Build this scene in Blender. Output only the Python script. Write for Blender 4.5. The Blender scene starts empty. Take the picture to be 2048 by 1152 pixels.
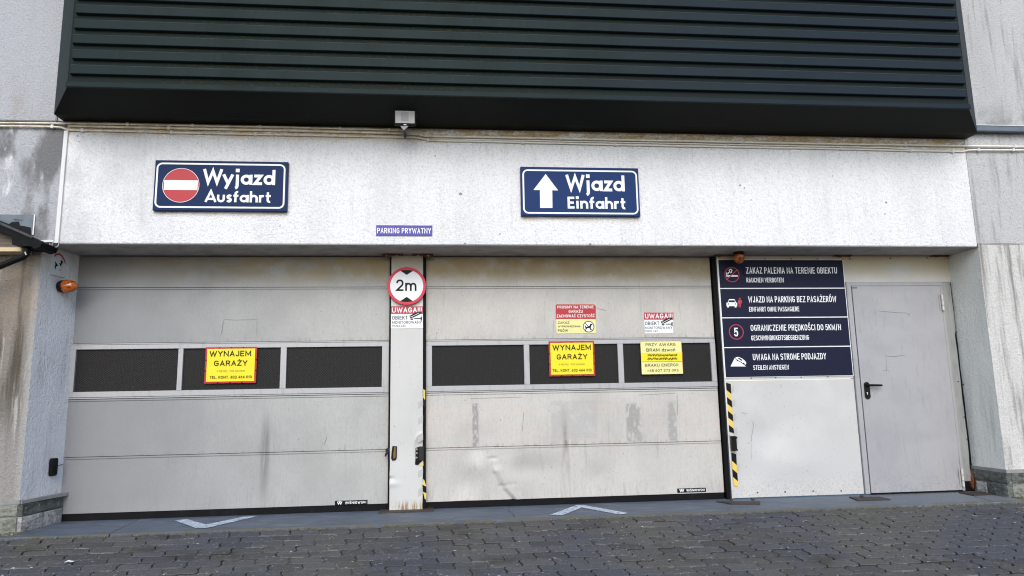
import bpy, bmesh, math, random
from mathutils import Vector, Matrix, noise as mnoise
random.seed(7)
scene = bpy.context.scene
col = scene.collection

# ------------------------------------------------------------------ camera
F_PX, YAW, PITCH, ROLL = 1385.0, math.radians(5.753), math.radians(8.877), math.radians(-1.05)
CAM = Vector((0.0, -6.443, 0.99))
_f = Vector((math.sin(YAW)*math.cos(PITCH), math.cos(YAW)*math.cos(PITCH), math.sin(PITCH)))
_r0 = Vector((math.cos(YAW), -math.sin(YAW), 0)); _u0 = _r0.cross(_f)
_r = _r0*math.cos(ROLL)+_u0*math.sin(ROLL); _u = -_r0*math.sin(ROLL)+_u0*math.cos(ROLL)
cd = bpy.data.cameras.new('camera'); cam = bpy.data.objects.new('camera', cd); col.objects.link(cam)
cd.sensor_width = 36; cd.lens = F_PX/2048*36; cd.clip_start = 0.05; cd.clip_end = 800
m = Matrix((( _r.x,_u.x,-_f.x),(_r.y,_u.y,-_f.y),(_r.z,_u.z,-_f.z))).to_4x4(); m.translation = CAM
cam.matrix_world = m
scene.camera = cam
scene.cycles.filter_width = 1.15
# ------------------------------------------------------------------ light
SUN_EL, SUN_AZ = 36.0, -5.0        # sun azimuth measured from straight behind the camera, negative = to the left
w = bpy.data.worlds.new('World'); scene.world = w; w.use_nodes = True
wn = w.node_tree; wn.nodes.clear()
sky = wn.nodes.new('ShaderNodeTexSky'); sky.sky_type = 'NISHITA'; sky.sun_disc = False
sky.sun_elevation = math.radians(SUN_EL); sky.sun_rotation = math.radians(180-SUN_AZ)
sky.air_density = 1.0; sky.dust_density = 1.0; sky.ozone_density = 1.0
bg = wn.nodes.new('ShaderNodeBackground'); bg.inputs[1].default_value = 0.15
wo = wn.nodes.new('ShaderNodeOutputWorld')
wn.links.new(sky.outputs[0], bg.inputs[0]); wn.links.new(bg.outputs[0], wo.inputs[0])
sl = bpy.data.lights.new('sun', 'SUN'); sun = bpy.data.objects.new('sun', sl); col.objects.link(sun)
sl.energy = 1.4; sl.angle = math.radians(38); sl.color = (1.0, 0.955, 0.885)
el, az = math.radians(SUN_EL), math.radians(SUN_AZ)
sd = Vector((math.sin(az)*math.cos(el), -math.cos(az)*math.cos(el), math.sin(el)))   # towards the sun
sun.rotation_euler = sd.to_track_quat('Z', 'Y').to_euler()
scene.view_settings.view_transform = 'Standard'; scene.view_settings.look = 'None'
scene.view_settings.gamma = 1; scene.view_settings.use_curve_mapping = False
scene.view_settings.exposure = 0.66

# ------------------------------------------------------------------ helpers
def ray(x, y):
    return _f + _r*((x-1024)/F_PX) - _u*((y-576)/F_PX)
def P(x, y, Y=0.0):                  # where a sight line meets the upright plane y = Y
    d = ray(x, y); return CAM + d*((Y-CAM.y)/d.y)
def PX(x, y, X):                     # the upright plane x = X
    d = ray(x, y); return CAM + d*((X-CAM.x)/d.x)
def G(x, y, z=0.0):                  # level plane
    d = ray(x, y); return CAM + d*((z-CAM.z)/d.z)

def link(o, parent=None):
    col.objects.link(o)
    if parent is not None: o.parent = parent
    return o
def mesh_obj(name, verts, faces, mats, parent=None, mi=None, smooth=False):
    me = bpy.data.meshes.new(name); me.from_pydata([tuple(v) for v in verts], [], faces); me.update()
    if not isinstance(mats, (list, tuple)): mats = [mats]
    for q in mats: me.materials.append(q)
    if mi:
        for p_, k in zip(me.polygons, mi): p_.material_index = k
    if smooth:
        for p_ in me.polygons: p_.use_smooth = True
    return link(bpy.data.objects.new(name, me), parent)
def tag(o, label=None, cat=None, group=None, kind=None):
    if label: o['label'] = label
    if cat: o['category'] = cat
    if group: o['group'] = group
    if kind: o['kind'] = kind
    return o
def empty(name, loc=(0,0,0)):
    # things are laid out in world units; the Empty stands at the base and its children are moved back
    o = bpy.data.objects.new(name, None); o.empty_display_size = 0.1; o.location = loc; col.objects.link(o); return o
class MB:
    def __init__(s): s.v=[]; s.f=[]; s.mi=[]
    def add(s, v, f, mi=0):
        b=len(s.v); s.v += [Vector(q) for q in v]; s.f += [tuple(i+b for i in q) for q in f]; s.mi += [mi]*len(f); return s
    def box(s, x0,x1,y0,y1,z0,z1, mi=0, bev=0.0):
        if bev <= 0:
            v=[(x0,y0,z0),(x1,y0,z0),(x1,y1,z0),(x0,y1,z0),(x0,y0,z1),(x1,y0,z1),(x1,y1,z1),(x0,y1,z1)]
            return s.add(v,[(0,3,2,1),(4,5,6,7),(0,1,5,4),(1,2,6,5),(2,3,7,6),(3,0,4,7)],mi)
        bm=bmesh.new(); bmesh.ops.create_cube(bm,size=1)
        for q in bm.verts: q.co=Vector(((x0+x1)/2+q.co.x*(x1-x0),(y0+y1)/2+q.co.y*(y1-y0),(z0+z1)/2+q.co.z*(z1-z0)))
        bmesh.ops.bevel(bm,geom=bm.edges[:],offset=bev,segments=2,affect='EDGES')
        return s.bm(bm,mi)
    def bm(s,bm,mi=0):
        bm.verts.index_update(); v=[q.co.copy() for q in bm.verts]; f=[tuple(x.index for x in q.verts) for q in bm.faces]; bm.free(); return s.add(v,f,mi)
    def tube(s, pts, r, n=8, mi=0, caps=True):
        pts=[Vector(p) for p in pts]; rings=[]; rr = r if isinstance(r,(list,tuple)) else [r]*len(pts)
        prev=None
        for i,p in enumerate(pts):
            t=(pts[min(i+1,len(pts)-1)]-pts[max(i-1,0)]).normalized()
            a = prev if prev is not None else (Vector((0,0,1)) if abs(t.z)<.9 else Vector((1,0,0)))
            x=(a-t*a.dot(t)).normalized(); y=t.cross(x); prev=x
            rings.append([p+(x*math.cos(2*math.pi*k/n)+y*math.sin(2*math.pi*k/n))*rr[i] for k in range(n)])
        v=[q for g in rings for q in g]; f=[]
        for i in range(len(pts)-1):
            for k in range(n): f.append((i*n+k,i*n+(k+1)%n,(i+1)*n+(k+1)%n,(i+1)*n+k))
        if caps: f += [tuple(range(n))[::-1], tuple((len(pts)-1)*n+k for k in range(n))]
        return s.add(v,f,mi)
    def prism(s, poly, axis_vec, mi=0):      # poly: list of 3D points (flat), swept by axis_vec
        n=len(poly); a=Vector(axis_vec); v=[Vector(p) for p in poly]+[Vector(p)+a for p in poly]
        f=[tuple(range(n)), tuple(range(2*n-1,n-1,-1))]+[(i,i+n,(i+1)%n+n,(i+1)%n) for i in range(n)]
        return s.add(v,f,mi)
    def build(s,name,mats,parent=None,smooth=False,recalc=True):
        o=mesh_obj(name,s.v,s.f,mats,parent,s.mi,smooth)
        if recalc:
            bm=bmesh.new(); bm.from_mesh(o.data); bmesh.ops.recalc_face_normals(bm,faces=bm.faces[:]); bm.to_mesh(o.data); bm.free()
        return o
def lathe(prof, n=24, axis='Z', at=(0,0,0)):     # prof: (radius, height)
    v=[];f=[]
    for r,h in prof:
        for k in range(n):
            a=2*math.pi*k/n; c,s_=r*math.cos(a),r*math.sin(a)
            q={'Z':(c,s_,h),'X':(h,c,s_),'Y':(c,h,s_),'-Z':(c,s_,-h)}[axis]
            v.append(Vector(q)+Vector(at))
    for i in range(len(prof)-1):
        for k in range(n): f.append((i*n+k,i*n+(k+1)%n,(i+1)*n+(k+1)%n,(i+1)*n+k))
    f += [tuple(range(n)), tuple((len(prof)-1)*n+k for k in range(n))]
    return v,f

# ------------------------------------------------------------------ materials
class NT:
    def __init__(s,name):
        s.m=bpy.data.materials.new(name); s.m.use_nodes=True; s.t=s.m.node_tree
        s.b=s.t.nodes['Principled BSDF']; s.pos=s.t.nodes.new('ShaderNodeNewGeometry').outputs['Position']; s.xyz=None
    def n(s,k,**kw):
        q=s.t.nodes.new(k)
        for a,b in kw.items(): setattr(q,a,b)
        return q
    def l(s,a,b): s.t.links.new(a,b)
    def val(s,sock,v):
        if hasattr(v,'is_linked') or isinstance(v,bpy.types.NodeSocket): s.l(v,sock)
        else: sock.default_value=v
    def comp(s,ax):
        if s.xyz is None: s.xyz=s.n('ShaderNodeSeparateXYZ'); s.l(s.pos,s.xyz.inputs[0])
        return s.xyz.outputs['XYZ'.index(ax.upper())]
    def scaled(s,sc,off=(0,0,0)):
        q=s.n('ShaderNodeMapping'); s.l(s.pos,q.inputs['Vector']); q.inputs['Scale'].default_value=sc; q.inputs['Location'].default_value=off; return q.outputs[0]
    def noise(s,sc,detail=4,rough=.55,off=(0,0,0),dist=0):
        if not isinstance(sc,(tuple,list)): sc=(sc,)*3
        q=s.n('ShaderNodeTexNoise'); s.l(s.scaled(sc,off),q.inputs['Vector']); q.inputs['Scale'].default_value=1
        q.inputs['Detail'].default_value=detail; q.inputs['Roughness'].default_value=rough; q.inputs['Distortion'].default_value=dist
        return q.outputs['Fac']
    def rng(s,v,a,b,c=0.,d=1.,smooth=True):
        q=s.n('ShaderNodeMapRange'); q.interpolation_type='SMOOTHSTEP' if smooth else 'LINEAR'
        s.l(v,q.inputs[0])
        for i,x in enumerate((a,b,c,d)): q.inputs[i+1].default_value=x
        return q.outputs[0]
    def math(s,op,a,b=None):
        q=s.n('ShaderNodeMath',operation=op); s.val(q.inputs[0],a)
        if b is not None: s.val(q.inputs[1],b)
        return q.outputs[0]
    def mix(s,f,a,b,mode='MIX'):
        q=s.n('ShaderNodeMix',data_type='RGBA',blend_type=mode); s.val(q.inputs[0],f)
        for sk,c in ((q.inputs[6],a),(q.inputs[7],b)):
            if isinstance(c,(tuple,list)): sk.default_value=(*c[:3],1)
            else: s.l(c,sk)
        return q.outputs[2]
    def mask(s,ms):                       # product of soft ramps: (axis, a, b) rises from a to b
        out=None
        for ax,a,b in ms:
            lo,hi,c,d=(a,b,0,1) if a<b else (b,a,1,0)
            r=s.rng(s.comp(ax),lo,hi,c,d)
            out=r if out is None else s.math('MULTIPLY',out,r)
        return out
def weathered(name, base, rough=.8, metal=0., layers=(), bumps=(), rvar=None, spec=.5):
    """layers: dict(sc, lo, hi, c, a, m=masks, d=detail) ; bumps: (scale, strength, distance)"""
    t=NT(name); c=base
    for i,L in enumerate(layers):
        fac=None
        if 'sc' in L:
            fac=t.rng(t.noise(L['sc'],L.get('d',5),L.get('r',.6),off=(i*3.1,i*1.7,i*2.3),dist=L.get('dist',0)),L['lo'],L['hi'])
        for ms in ([L['m']] if 'm' in L else []):
            k=t.mask(ms); fac=k if fac is None else t.math('MULTIPLY',fac,k)
        fac=t.math('MULTIPLY',fac,L.get('a',1.))
        c=t.mix(fac,c,L['c'])
    if isinstance(c,(tuple,list)): t.b.inputs['Base Color'].default_value=(*c,1)
    else: t.l(c,t.b.inputs['Base Color'])
    t.b.inputs['Metallic'].default_value=metal; t.b.inputs['Specular IOR Level'].default_value=spec
    if rvar: t.l(t.rng(t.noise(rvar[0],3),.3,.7,rvar[1],rvar[2]),t.b.inputs['Roughness'])
    else: t.b.inputs['Roughness'].default_value=rough
    nrm=None
    for sc,st,di in bumps:
        b=t.n('ShaderNodeBump'); b.inputs['Strength'].default_value=st; b.inputs['Distance'].default_value=di
        t.l(t.noise(sc,3,.6),b.inputs['Height'])
        if nrm is not None: t.l(nrm,b.inputs['Normal'])
        nrm=b.outputs[0]
    if nrm is not None: t.l(nrm,t.b.inputs['Normal'])
    return t.m
STU=[((75,75,55),1.0,.012),((30,30,22),.5,.015)]
def stucco(name, base, extra=()):
    L=[dict(sc=(80,80,60),lo=.48,hi=.74,c=tuple(b*.5 for b in base),a=.42,d=2),
       dict(sc=(2.2,2.2,.5),lo=.45,hi=.75,c=tuple(b*.72 for b in base),a=.45),
       dict(sc=(14,14,1.2),lo=.55,hi=.8,c=(.33,.32,.3),a=.25)]+list(extra)
    return weathered(name,base,.92,0,L,STU,spec=.2)
BR=(.20,.13,.06); GD=(.20,.20,.205)
M={}
M['fascia']=stucco('white_stucco',(.80,.80,.815),[
    dict(sc=(5,5,16),lo=.3,hi=.6,c=(.50,.37,.19),a=.9,m=[('z',3.24,3.34)]),
    dict(sc=(30,30,60),lo=.45,hi=.6,c=(.20,.14,.07),a=.4,m=[('z',3.27,3.35)]),
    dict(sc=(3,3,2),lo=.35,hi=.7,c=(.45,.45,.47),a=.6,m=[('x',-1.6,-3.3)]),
    dict(sc=(4,4,40),lo=.35,hi=.6,c=(.45,.32,.16),a=.45,m=[('z',2.54,2.60),('z',2.62,2.60),('x',-2.5,-2.4),('x',-1.3,-1.4)]),
    dict(sc=(4,4,40),lo=.35,hi=.6,c=(.50,.34,.15),a=.55,m=[('z',2.51,2.59),('z',2.61,2.59),('x',.68,.74),('x',1.82,1.76)]),
    dict(sc=(28,28,1.0),lo=.56,hi=.72,c=(.45,.41,.35),a=.28,m=[('z',2.95,3.32)]),
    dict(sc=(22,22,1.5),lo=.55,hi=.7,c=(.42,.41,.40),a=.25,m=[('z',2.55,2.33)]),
    dict(sc=(90,90,90),lo=.68,hi=.74,c=(.2,.19,.17),a=.6,d=2)])
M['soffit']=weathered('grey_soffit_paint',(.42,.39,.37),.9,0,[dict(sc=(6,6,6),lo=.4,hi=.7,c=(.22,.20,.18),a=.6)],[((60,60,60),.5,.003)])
M['wall_left']=stucco('dirty_grey_stucco',(.43,.44,.465),[
    dict(sc=(3.5,3.5,1.6),lo=.40,hi=.60,c=(.15,.15,.155),a=.9,m=[('z',3.42,3.36)]),
    dict(sc=(6,6,2),lo=.58,hi=.70,c=(.72,.72,.74),a=.9,m=[('z',3.42,3.36)]),
    dict(sc=(9,9,4),lo=.45,hi=.7,c=(.30,.25,.20),a=.5,m=[('z',3.9,3.4),('z',3.30,3.45)])])
M['wall_right']=stucco('grey_stucco',(.50,.505,.51),[
    dict(sc=(5,5,3),lo=.38,hi=.6,c=(.22,.22,.21),a=.8,m=[('z',3.85,3.5),('z',3.44,3.47)]),
    dict(sc=(16,16,1.3),lo=.5,hi=.7,c=(.26,.255,.25),a=.7)])
M['pier_left']=stucco('streaked_brown_stucco',(.25,.225,.20),[
    dict(sc=(13,13,.8),lo=.42,hi=.62,c=(.09,.075,.06),a=.95,d=6),
    dict(sc=(20,20,1.4),lo=.56,hi=.68,c=(.52,.49,.46),a=.7),dict(m=[('x',-3.42,-3.36)],c=(.50,.49,.48),a=.6),
    dict(sc=(5,5,2),lo=.3,hi=.7,c=(.30,.21,.12),a=.6,m=[('z',1.3,2.3)]),
    dict(m=[('z',1.3,.5)],c=(.34,.33,.32),a=.5)])
M['reveal_left']=stucco('pale_reveal_plaster',(.80,.80,.84),[
    dict(sc=(6,6,2),lo=.35,hi=.7,c=(.48,.42,.33),a=.65,m=[('z',1.7,2.25)]),
    dict(sc=(12,12,2),lo=.5,hi=.75,c=(.4,.4,.42),a=.5)])
M['pier_right']=stucco('streaked_grey_plaster',(.60,.59,.57),[
    dict(sc=(15,15,1.1),lo=.45,hi=.68,c=(.20,.19,.175),a=.9,d=6),
    dict(sc=(12,12,1.2),lo=.56,hi=.68,c=(.76,.74,.71),a=.7,m=[('z',1.9,1.2)])])
M['reveal_right']=stucco('cream_reveal_plaster',(.80,.80,.75),[
    dict(sc=(9,9,.9),lo=.5,hi=.7,c=(.34,.33,.31),a=.45,m=[('z',1.5,.4)])])
GATEB=(.42,.42,.405)
def gate_mat(name, base, x_stain, extra=()):
    return weathered(name,base,.5,.0,[
      dict(sc=(2.3,2.3,1.8),lo=.35,hi=.7,c=tuple(b*.72 for b in base),a=.6),
      dict(sc=(150,150,28),lo=.45,hi=.7,c=tuple(b*.62 for b in base),a=.32,d=2),
      dict(sc=(26,26,1.6),lo=.58,hi=.75,c=(.24,.21,.17),a=.35),
      dict(sc=(40,40,12),lo=.50,hi=.64,c=(.25,.22,.18),a=.5,m=[('z',.575,.545),('z',.52,.54)]),
      dict(sc=(40,40,12),lo=.50,hi=.64,c=(.25,.22,.18),a=.5,m=[('z',1.58,1.53),('z',1.50,1.52)]),
      dict(sc=(85,85,5),lo=.45,hi=.8,c=tuple(b*.7 for b in base),a=.22,d=3),
      dict(sc=(7,7,170),lo=.5,hi=.8,c=tuple(b*.7 for b in base),a=.18,d=2),
      dict(sc=(4,4,6),lo=.25,hi=.6,c=(.36,.26,.11),a=.8,m=[('z',2.0,2.18)]),
      dict(sc=(18,18,1.5),lo=.3,hi=.65,c=(.10,.085,.075),a=.95,m=[('x',x_stain-.05,x_stain),('x',x_stain+.06,x_stain),('z',.98,.56),('z',.0,.5)]),
      dict(sc=(30,30,3),lo=.4,hi=.7,c=(.2,.19,.18),a=.45,m=[('x',x_stain-.35,x_stain),('x',x_stain+.35,x_stain),('z',.72,.5),('z',.48,.55)]),
      dict(sc=(60,60,7),lo=.52,hi=.66,c=(.25,.24,.23),a=.4,m=[('z',.3,.05)]),
      dict(sc=(60,60,45),lo=.74,hi=.78,c=(.15,.14,.13),a=.6,d=1)]+list(extra),
      [((180,180,8),.4,.002),((5,5,220),.35,.0015),((3,3,2),.2,.01)],rvar=(4,.42,.62))
M['gate_left']=gate_mat('grey_gate_enamel',GATEB,-1.585,[dict(m=[('x',-.6,-3.3)],c=(.185,.19,.205),a=.85)])  # last layer paints corner shade into the enamel, darker towards the left jamb
M['gate_right']=gate_mat('pale_gate_enamel',(.515,.495,.465),1.12,[
      dict(sc=(9,9,9),lo=.3,hi=.52,c=(.36,.36,.355),a=.65,m=[('x',.98,1.02),('x',1.46,1.42),('z',.56,.60),('z',.95,.92)]),
      dict(sc=(30,30,14),lo=.36,hi=.52,c=(.25,.24,.24),a=.9,m=[('x',.262,.27),('x',.335,.31),('z',.52,.55),('z',.94,.92)]),
      dict(sc=(26,26,12),lo=.38,hi=.53,c=(.27,.265,.26),a=.85,m=[('x',1.70,1.73),('x',1.90,1.82),('z',.53,.56),('z',.92,.88)]),
      dict(sc=(26,26,12),lo=.34,hi=.52,c=(.29,.30,.29),a=.9,m=[('x',2.10,2.13),('x',2.21,2.19),('z',.53,.56),('z',.93,.88)]),
      dict(sc=(2,2,90),lo=.52,hi=.72,c=(.62,.42,.36),a=.35,m=[('z',.5,.56),('z',.97,.93)])])
M['alu']=weathered('grey_aluminium',(.38,.38,.395),.45,.25,[dict(sc=(30,30,5),lo=.5,hi=.75,c=(.25,.25,.25),a=.5),dict(sc=(8,8,40),lo=.55,hi=.7,c=(.22,.2,.18),a=.5,m=[('z',1.07,1.02)])])
M['bead']=weathered('bright_gate_bead',(.62,.62,.60),.35,.2,[dict(sc=(10,10,4),lo=.5,hi=.7,c=(.35,.34,.32),a=.6)])
M['rubber']=weathered('black_rubber',(.005,.005,.006),.6,0,[dict(sc=(8,8,8),lo=.5,hi=.8,c=(.02,.02,.022),a=.5)],spec=.12)
M['post']=weathered('painted_post_steel',(.53,.525,.51),.45,0,[
      dict(sc=(3,3,2),lo=.4,hi=.7,c=(.46,.46,.45),a=.6),
      dict(m=[('z',2.06,2.3)],c=(.40,.34,.24),a=.75),
      dict(sc=(70,70,8),lo=.42,hi=.6,c=(.26,.15,.05),a=.95,m=[('z',.11,.03)]),
      dict(sc=(70,70,40),lo=.73,hi=.78,c=(.2,.18,.15),a=.7,d=1)],[((3,3,2),.3,.01)])
M['panel']=weathered('painted_partition_sheet',(.49,.485,.48),.5,0,[
      dict(sc=(2,2,2),lo=.4,hi=.7,c=(.58,.57,.55),a=.6),
      dict(sc=(2.5,2.5,4),lo=.2,hi=.55,c=(.52,.44,.29),a=.85,m=[('z',1.98,2.25)]),
      dict(sc=(110,110,60),lo=.52,hi=.66,c=(.30,.27,.23),a=.6,m=[('z',.34,.04)],d=2),
      dict(sc=(60,60,60),lo=.70,hi=.76,c=(.25,.24,.22),a=.7,d=1)],[((120,120,120),.15,.002),((2.5,2.5,2.5),.35,.02)])
M['door']=weathered('grey_door_enamel',(.345,.34,.355),.42,0,[
      dict(sc=(2,2,3),lo=.4,hi=.7,c=(.29,.29,.31),a=.7),
      dict(sc=(9,9,50),lo=.5,hi=.66,c=(.33,.33,.35),a=.5,m=[('x',4.15,4.25),('x',4.75,4.6),('z',1.45,1.5),('z',1.9,1.85)]),
      dict(sc=(90,90,60),lo=.50,hi=.66,c=(.22,.21,.20),a=.6,m=[('z',.32,.02)],d=2),dict(sc=(30,30,5),lo=.55,hi=.72,c=(.22,.22,.23),a=.35),dict(sc=(14,14,20),lo=.5,hi=.7,c=(.24,.23,.23),a=.5,m=[('x',4.30,4.15),('z',.9,1.05),('z',1.35,1.2)]),
      dict(sc=(80,80,80),lo=.71,hi=.76,c=(.2,.2,.2),a=.6,d=1)],[((150,150,150),.12,.0015)])
M['cover']=weathered('grey_side_cover',(.30,.31,.30),.6,0,[dict(sc=(20,20,4),lo=.4,hi=.7,c=(.2,.2,.2),a=.7)])
M['channel']=weathered('dark_grey_channel',(.13,.135,.14),.5,.2,[dict(sc=(30,30,6),lo=.5,hi=.7,c=(.25,.25,.25),a=.4)])
M['rust']=weathered('rusty_steel',(.085,.045,.028),.8,.1,[dict(sc=(25,25,25),lo=.4,hi=.65,c=(.22,.085,.03),a=.8),dict(sc=(60,60,60),lo=.55,hi=.7,c=(.02,.015,.012),a=.8)],[((90,90,90),.6,.003)])
M['plate']=weathered('brown_base_plate',(.038,.030,.028),.75,.1,[dict(sc=(25,25,25),lo=.45,hi=.65,c=(.065,.045,.035),a=.8)],[((90,90,90),.5,.002)])
M['foam']=weathered('orange_rust',(.17,.045,.012),.9,0,[dict(sc=(30,30,30),lo=.45,hi=.65,c=(.10,.03,.01),a=.8)],[((60,60,60),.8,.008)])
M['clad']=weathered('dark_green_grey_cladding',(.0150,.0255,.0265),.5,.0,[
      dict(sc=(2.5,2.5,.7),lo=.4,hi=.7,c=(.009,.016,.014),a=.6),
      dict(sc=(12,12,1.2),lo=.58,hi=.75,c=(.025,.035,.038),a=.35),
      dict(m=[('x',-.5,4.5)],c=(.019,.027,.038),a=.8,),],[((2,2,1),.1,.01)],spec=.07)
M['clad_edge']=weathered('cladding_edge_highlight',(.045,.058,.062),.5,0,[dict(sc=(3,3,3),lo=.4,hi=.65,c=(.02,.03,.03),a=.8)],spec=.1)  # highlight along the slat tops, painted as a paler bevel colour
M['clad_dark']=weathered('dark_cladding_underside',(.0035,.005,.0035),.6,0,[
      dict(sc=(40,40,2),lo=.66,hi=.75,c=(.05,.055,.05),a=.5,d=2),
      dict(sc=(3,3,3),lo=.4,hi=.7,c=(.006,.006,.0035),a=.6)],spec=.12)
M['moss']=weathered('mossy_recess',(.012,.018,.017),.8,0,[
      dict(sc=(35,35,60),lo=.50,hi=.68,c=(.040,.036,.010),a=.8,m=[('x',-2.9,-1.8),('x',2.6,-.2)]),
      dict(sc=(60,60,90),lo=.58,hi=.72,c=(.07,.062,.03),a=.6,m=[('x',-2.6,-1.4),('x',1.8,-.4)])],spec=.15)
M['conduit']=weathered('old_white_conduit',(.80,.72,.57),.55,0,[dict(sc=(8,8,8),lo=.45,hi=.65,c=(.42,.32,.2),a=.6),dict(m=[('x',-.4,.4)],c=(.82,.79,.73),a=.8)])
M['trunk']=weathered('white_trunking',(.66,.66,.66),.5,0,[dict(sc=(20,20,3),lo=.5,hi=.7,c=(.4,.4,.4),a=.5)])
M['slab']=weathered('blue_grey_slab_paint',(.085,.110,.150),.6,0,[
      dict(sc=(3,6,3),lo=.4,hi=.65,c=(.060,.075,.11),a=.8),
      dict(sc=(5,14,5),lo=.5,hi=.72,c=(.17,.20,.23),a=.6),
      dict(m=[('x',2.6,5.4)],c=(.20,.215,.23),a=.7),
      dict(sc=(30,30,30),lo=.5,hi=.7,c=(.09,.09,.085),a=.5),
      dict(sc=(12,12,12),lo=.3,hi=.6,c=(.10,.095,.07),a=.8,m=[('y',-.52,-.61)])],[((50,50,50),.4,.003)])
M['mark']=weathered('worn_white_paint',(.55,.64,.76),.6,0,[dict(sc=(25,40,25),lo=.48,hi=.60,c=(.12,.145,.18),a=.8),dict(sc=(5,8,5),lo=.5,hi=.7,c=(.22,.25,.29),a=.7),dict(sc=(60,60,60),lo=.5,hi=.6,c=(.16,.17,.18),a=.5)])
def stone_mat(name,base,dark,light):
    return weathered(name,base,.85,0,[dict(sc=(9,9,14),lo=.4,hi=.62,c=dark,a=.85,dist=.8),dict(sc=(22,22,22),lo=.56,hi=.7,c=light,a=.7)],[((25,25,40),.9,.02),((90,90,90),.5,.005)])
M['stone_dark']=stone_mat('dark_green_stone',(.12,.13,.12),(.045,.05,.045),(.26,.27,.25))
M['stone_pale']=stone_mat('pale_weathered_stone',(.42,.40,.39),(.20,.19,.19),(.55,.54,.52))
M['stone_mid']=stone_mat('mossy_grey_stone',(.23,.23,.20),(.10,.11,.08),(.38,.37,.33))
M['mortar']=weathered('grey_mortar',(.27,.27,.27),.9,0,[dict(sc=(12,12,12),lo=.4,hi=.7,c=(.16,.17,.16),a=.7)],[((60,60,60),.6,.004)])
# pavers
def paver_mat():
    t=NT('grey_concrete_paver'); oi=t.n('ShaderNodeObjectInfo')
    c=t.mix(t.rng(t.noise(.8,3,.5),.40,.60),(.062,.067,.083),(.088,.084,.077))
    c=t.mix(t.math('MULTIPLY',t.rng(oi.outputs['Random'],.5,1,smooth=False),.55),c,(.105,.105,.108))
    c=t.mix(t.math('MULTIPLY',t.rng(oi.outputs['Random'],.28,0,smooth=False),.55),c,(.036,.037,.042))
    c=t.mix(t.math('MULTIPLY',t.rng(t.noise((60,60,60),3),.45,.7),.6),c,(.045,.044,.042))
    c=t.mix(t.math('MULTIPLY',t.rng(t.noise((170,170,170),2),.58,.72),.6),c,(.26,.26,.25))
    c=t.mix(t.math('MULTIPLY',t.rng(t.noise((2.2,3.2,2),5,off=(3,1,4)),.55,.68),.65),c,(.040,.036,.028))
    c=t.mix(t.math('MULTIPLY',t.rng(t.noise((6,6,6),5,off=(7,2,4)),.60,.70),.5),c,(.060,.062,.034))
    c=t.mix(t.math('MULTIPLY',t.rng(t.noise((26,60,26),3,off=(5,1,2)),.66,.72),.85),c,(.42,.42,.40))
    t.l(c,t.b.inputs['Base Color']); t.b.inputs['Roughness'].default_value=.85; t.b.inputs['Specular IOR Level'].default_value=.3
    b=t.n('ShaderNodeBump'); b.inputs['Strength'].default_value=.6; b.inputs['Distance'].default_value=.004; t.l(t.noise(110,3),b.inputs['Height']); t.l(b.outputs[0],t.b.inputs['Normal'])
    return t.m
M['paver']=paver_mat()
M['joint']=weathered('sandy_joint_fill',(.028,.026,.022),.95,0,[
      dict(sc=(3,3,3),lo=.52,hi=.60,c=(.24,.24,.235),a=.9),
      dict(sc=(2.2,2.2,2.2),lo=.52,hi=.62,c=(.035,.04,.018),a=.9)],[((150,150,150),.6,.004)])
M['ground']=weathered('asphalt_ground',(.07,.07,.072),.9,0,[dict(sc=(2,2,2),lo=.4,hi=.7,c=(.05,.05,.05),a=.6)],[((80,80,80),.5,.01)])
M['grit']=weathered('moss_and_grit',(.11,.10,.06),.95,0,[dict(sc=(20,20,20),lo=.4,hi=.6,c=(.05,.055,.022),a=.9),dict(sc=(90,90,90),lo=.55,hi=.6,c=(.28,.26,.2),a=.9)])
def flat(name,c,rough=.5,fade=.12,metal=0):
    return weathered(name,c,rough,metal,[dict(sc=(7,7,7),lo=.35,hi=.75,c=tuple(min(1,q*.8+.002) for q in c),a=fade*4)],spec=.5 if max(c)>.25 else .12)
M['stain']=flat('grey_wall_mark',(.28,.27,.25),.9)
M['navy']=flat('navy_sign_paint',(.008,.024,.085),.5,.04)
M['navy2']=flat('blue_sign_paint',(.010,.034,.125),.5,.04)
M['board']=flat('indigo_board',(.0115,.0135,.034),.5,.04)
M['white']=flat('white_print',(.80,.82,.84),.45,.05)
M['red']=flat('red_print',(.42,.012,.022),.5,.04)
M['pinkred']=flat('pink_red_print',(.62,.014,.055),.5,.04)
M['dullred']=flat('dull_red_print',(.42,.03,.055),.5,.04)
M['yellow']=flat('yellow_print',(.78,.66,.004),.5,.03)
M['paleyellow']=flat('pale_yellow_print',(.74,.71,.30),.45)
M['black']=flat('black_print',(.015,.014,.014),.5)
M['ink']=flat('brown_ink',(.05,.038,.010),.6)
M['faint']=flat('faded_print',(.30,.24,.03),.6)
M['purple']=flat('purple_blue_print',(.055,.045,.30),.5,.03)
M['blackp']=flat('black_plastic',(.010,.010,.011),.3)
M['greyp']=flat('dark_grey_plastic',(.03,.03,.03),.4)
M['tapeY']=flat('tape_yellow',(.72,.52,.10),.45)
M['residue']=flat('grey_tape_residue',(.44,.43,.42),.6)
M['scuff']=flat('pencil_grey_scuff',(.20,.20,.205),.7)
M['gouge']=flat('bare_dark_gouge',(.10,.09,.085),.6)
M['ochre']=flat('ochre_filler',(.20,.13,.045),.8)
M['cream_wood']=weathered('cream_board',(.60,.48,.30),.7,0,[dict(sc=(3,3,60),lo=.4,hi=.7,c=(.40,.30,.17),a=.5)])
M['old_wood']=weathered('weathered_brown_board',(.17,.14,.11),.8,0,[dict(sc=(3,3,70),lo=.4,hi=.65,c=(.07,.055,.04),a=.8)])
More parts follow.
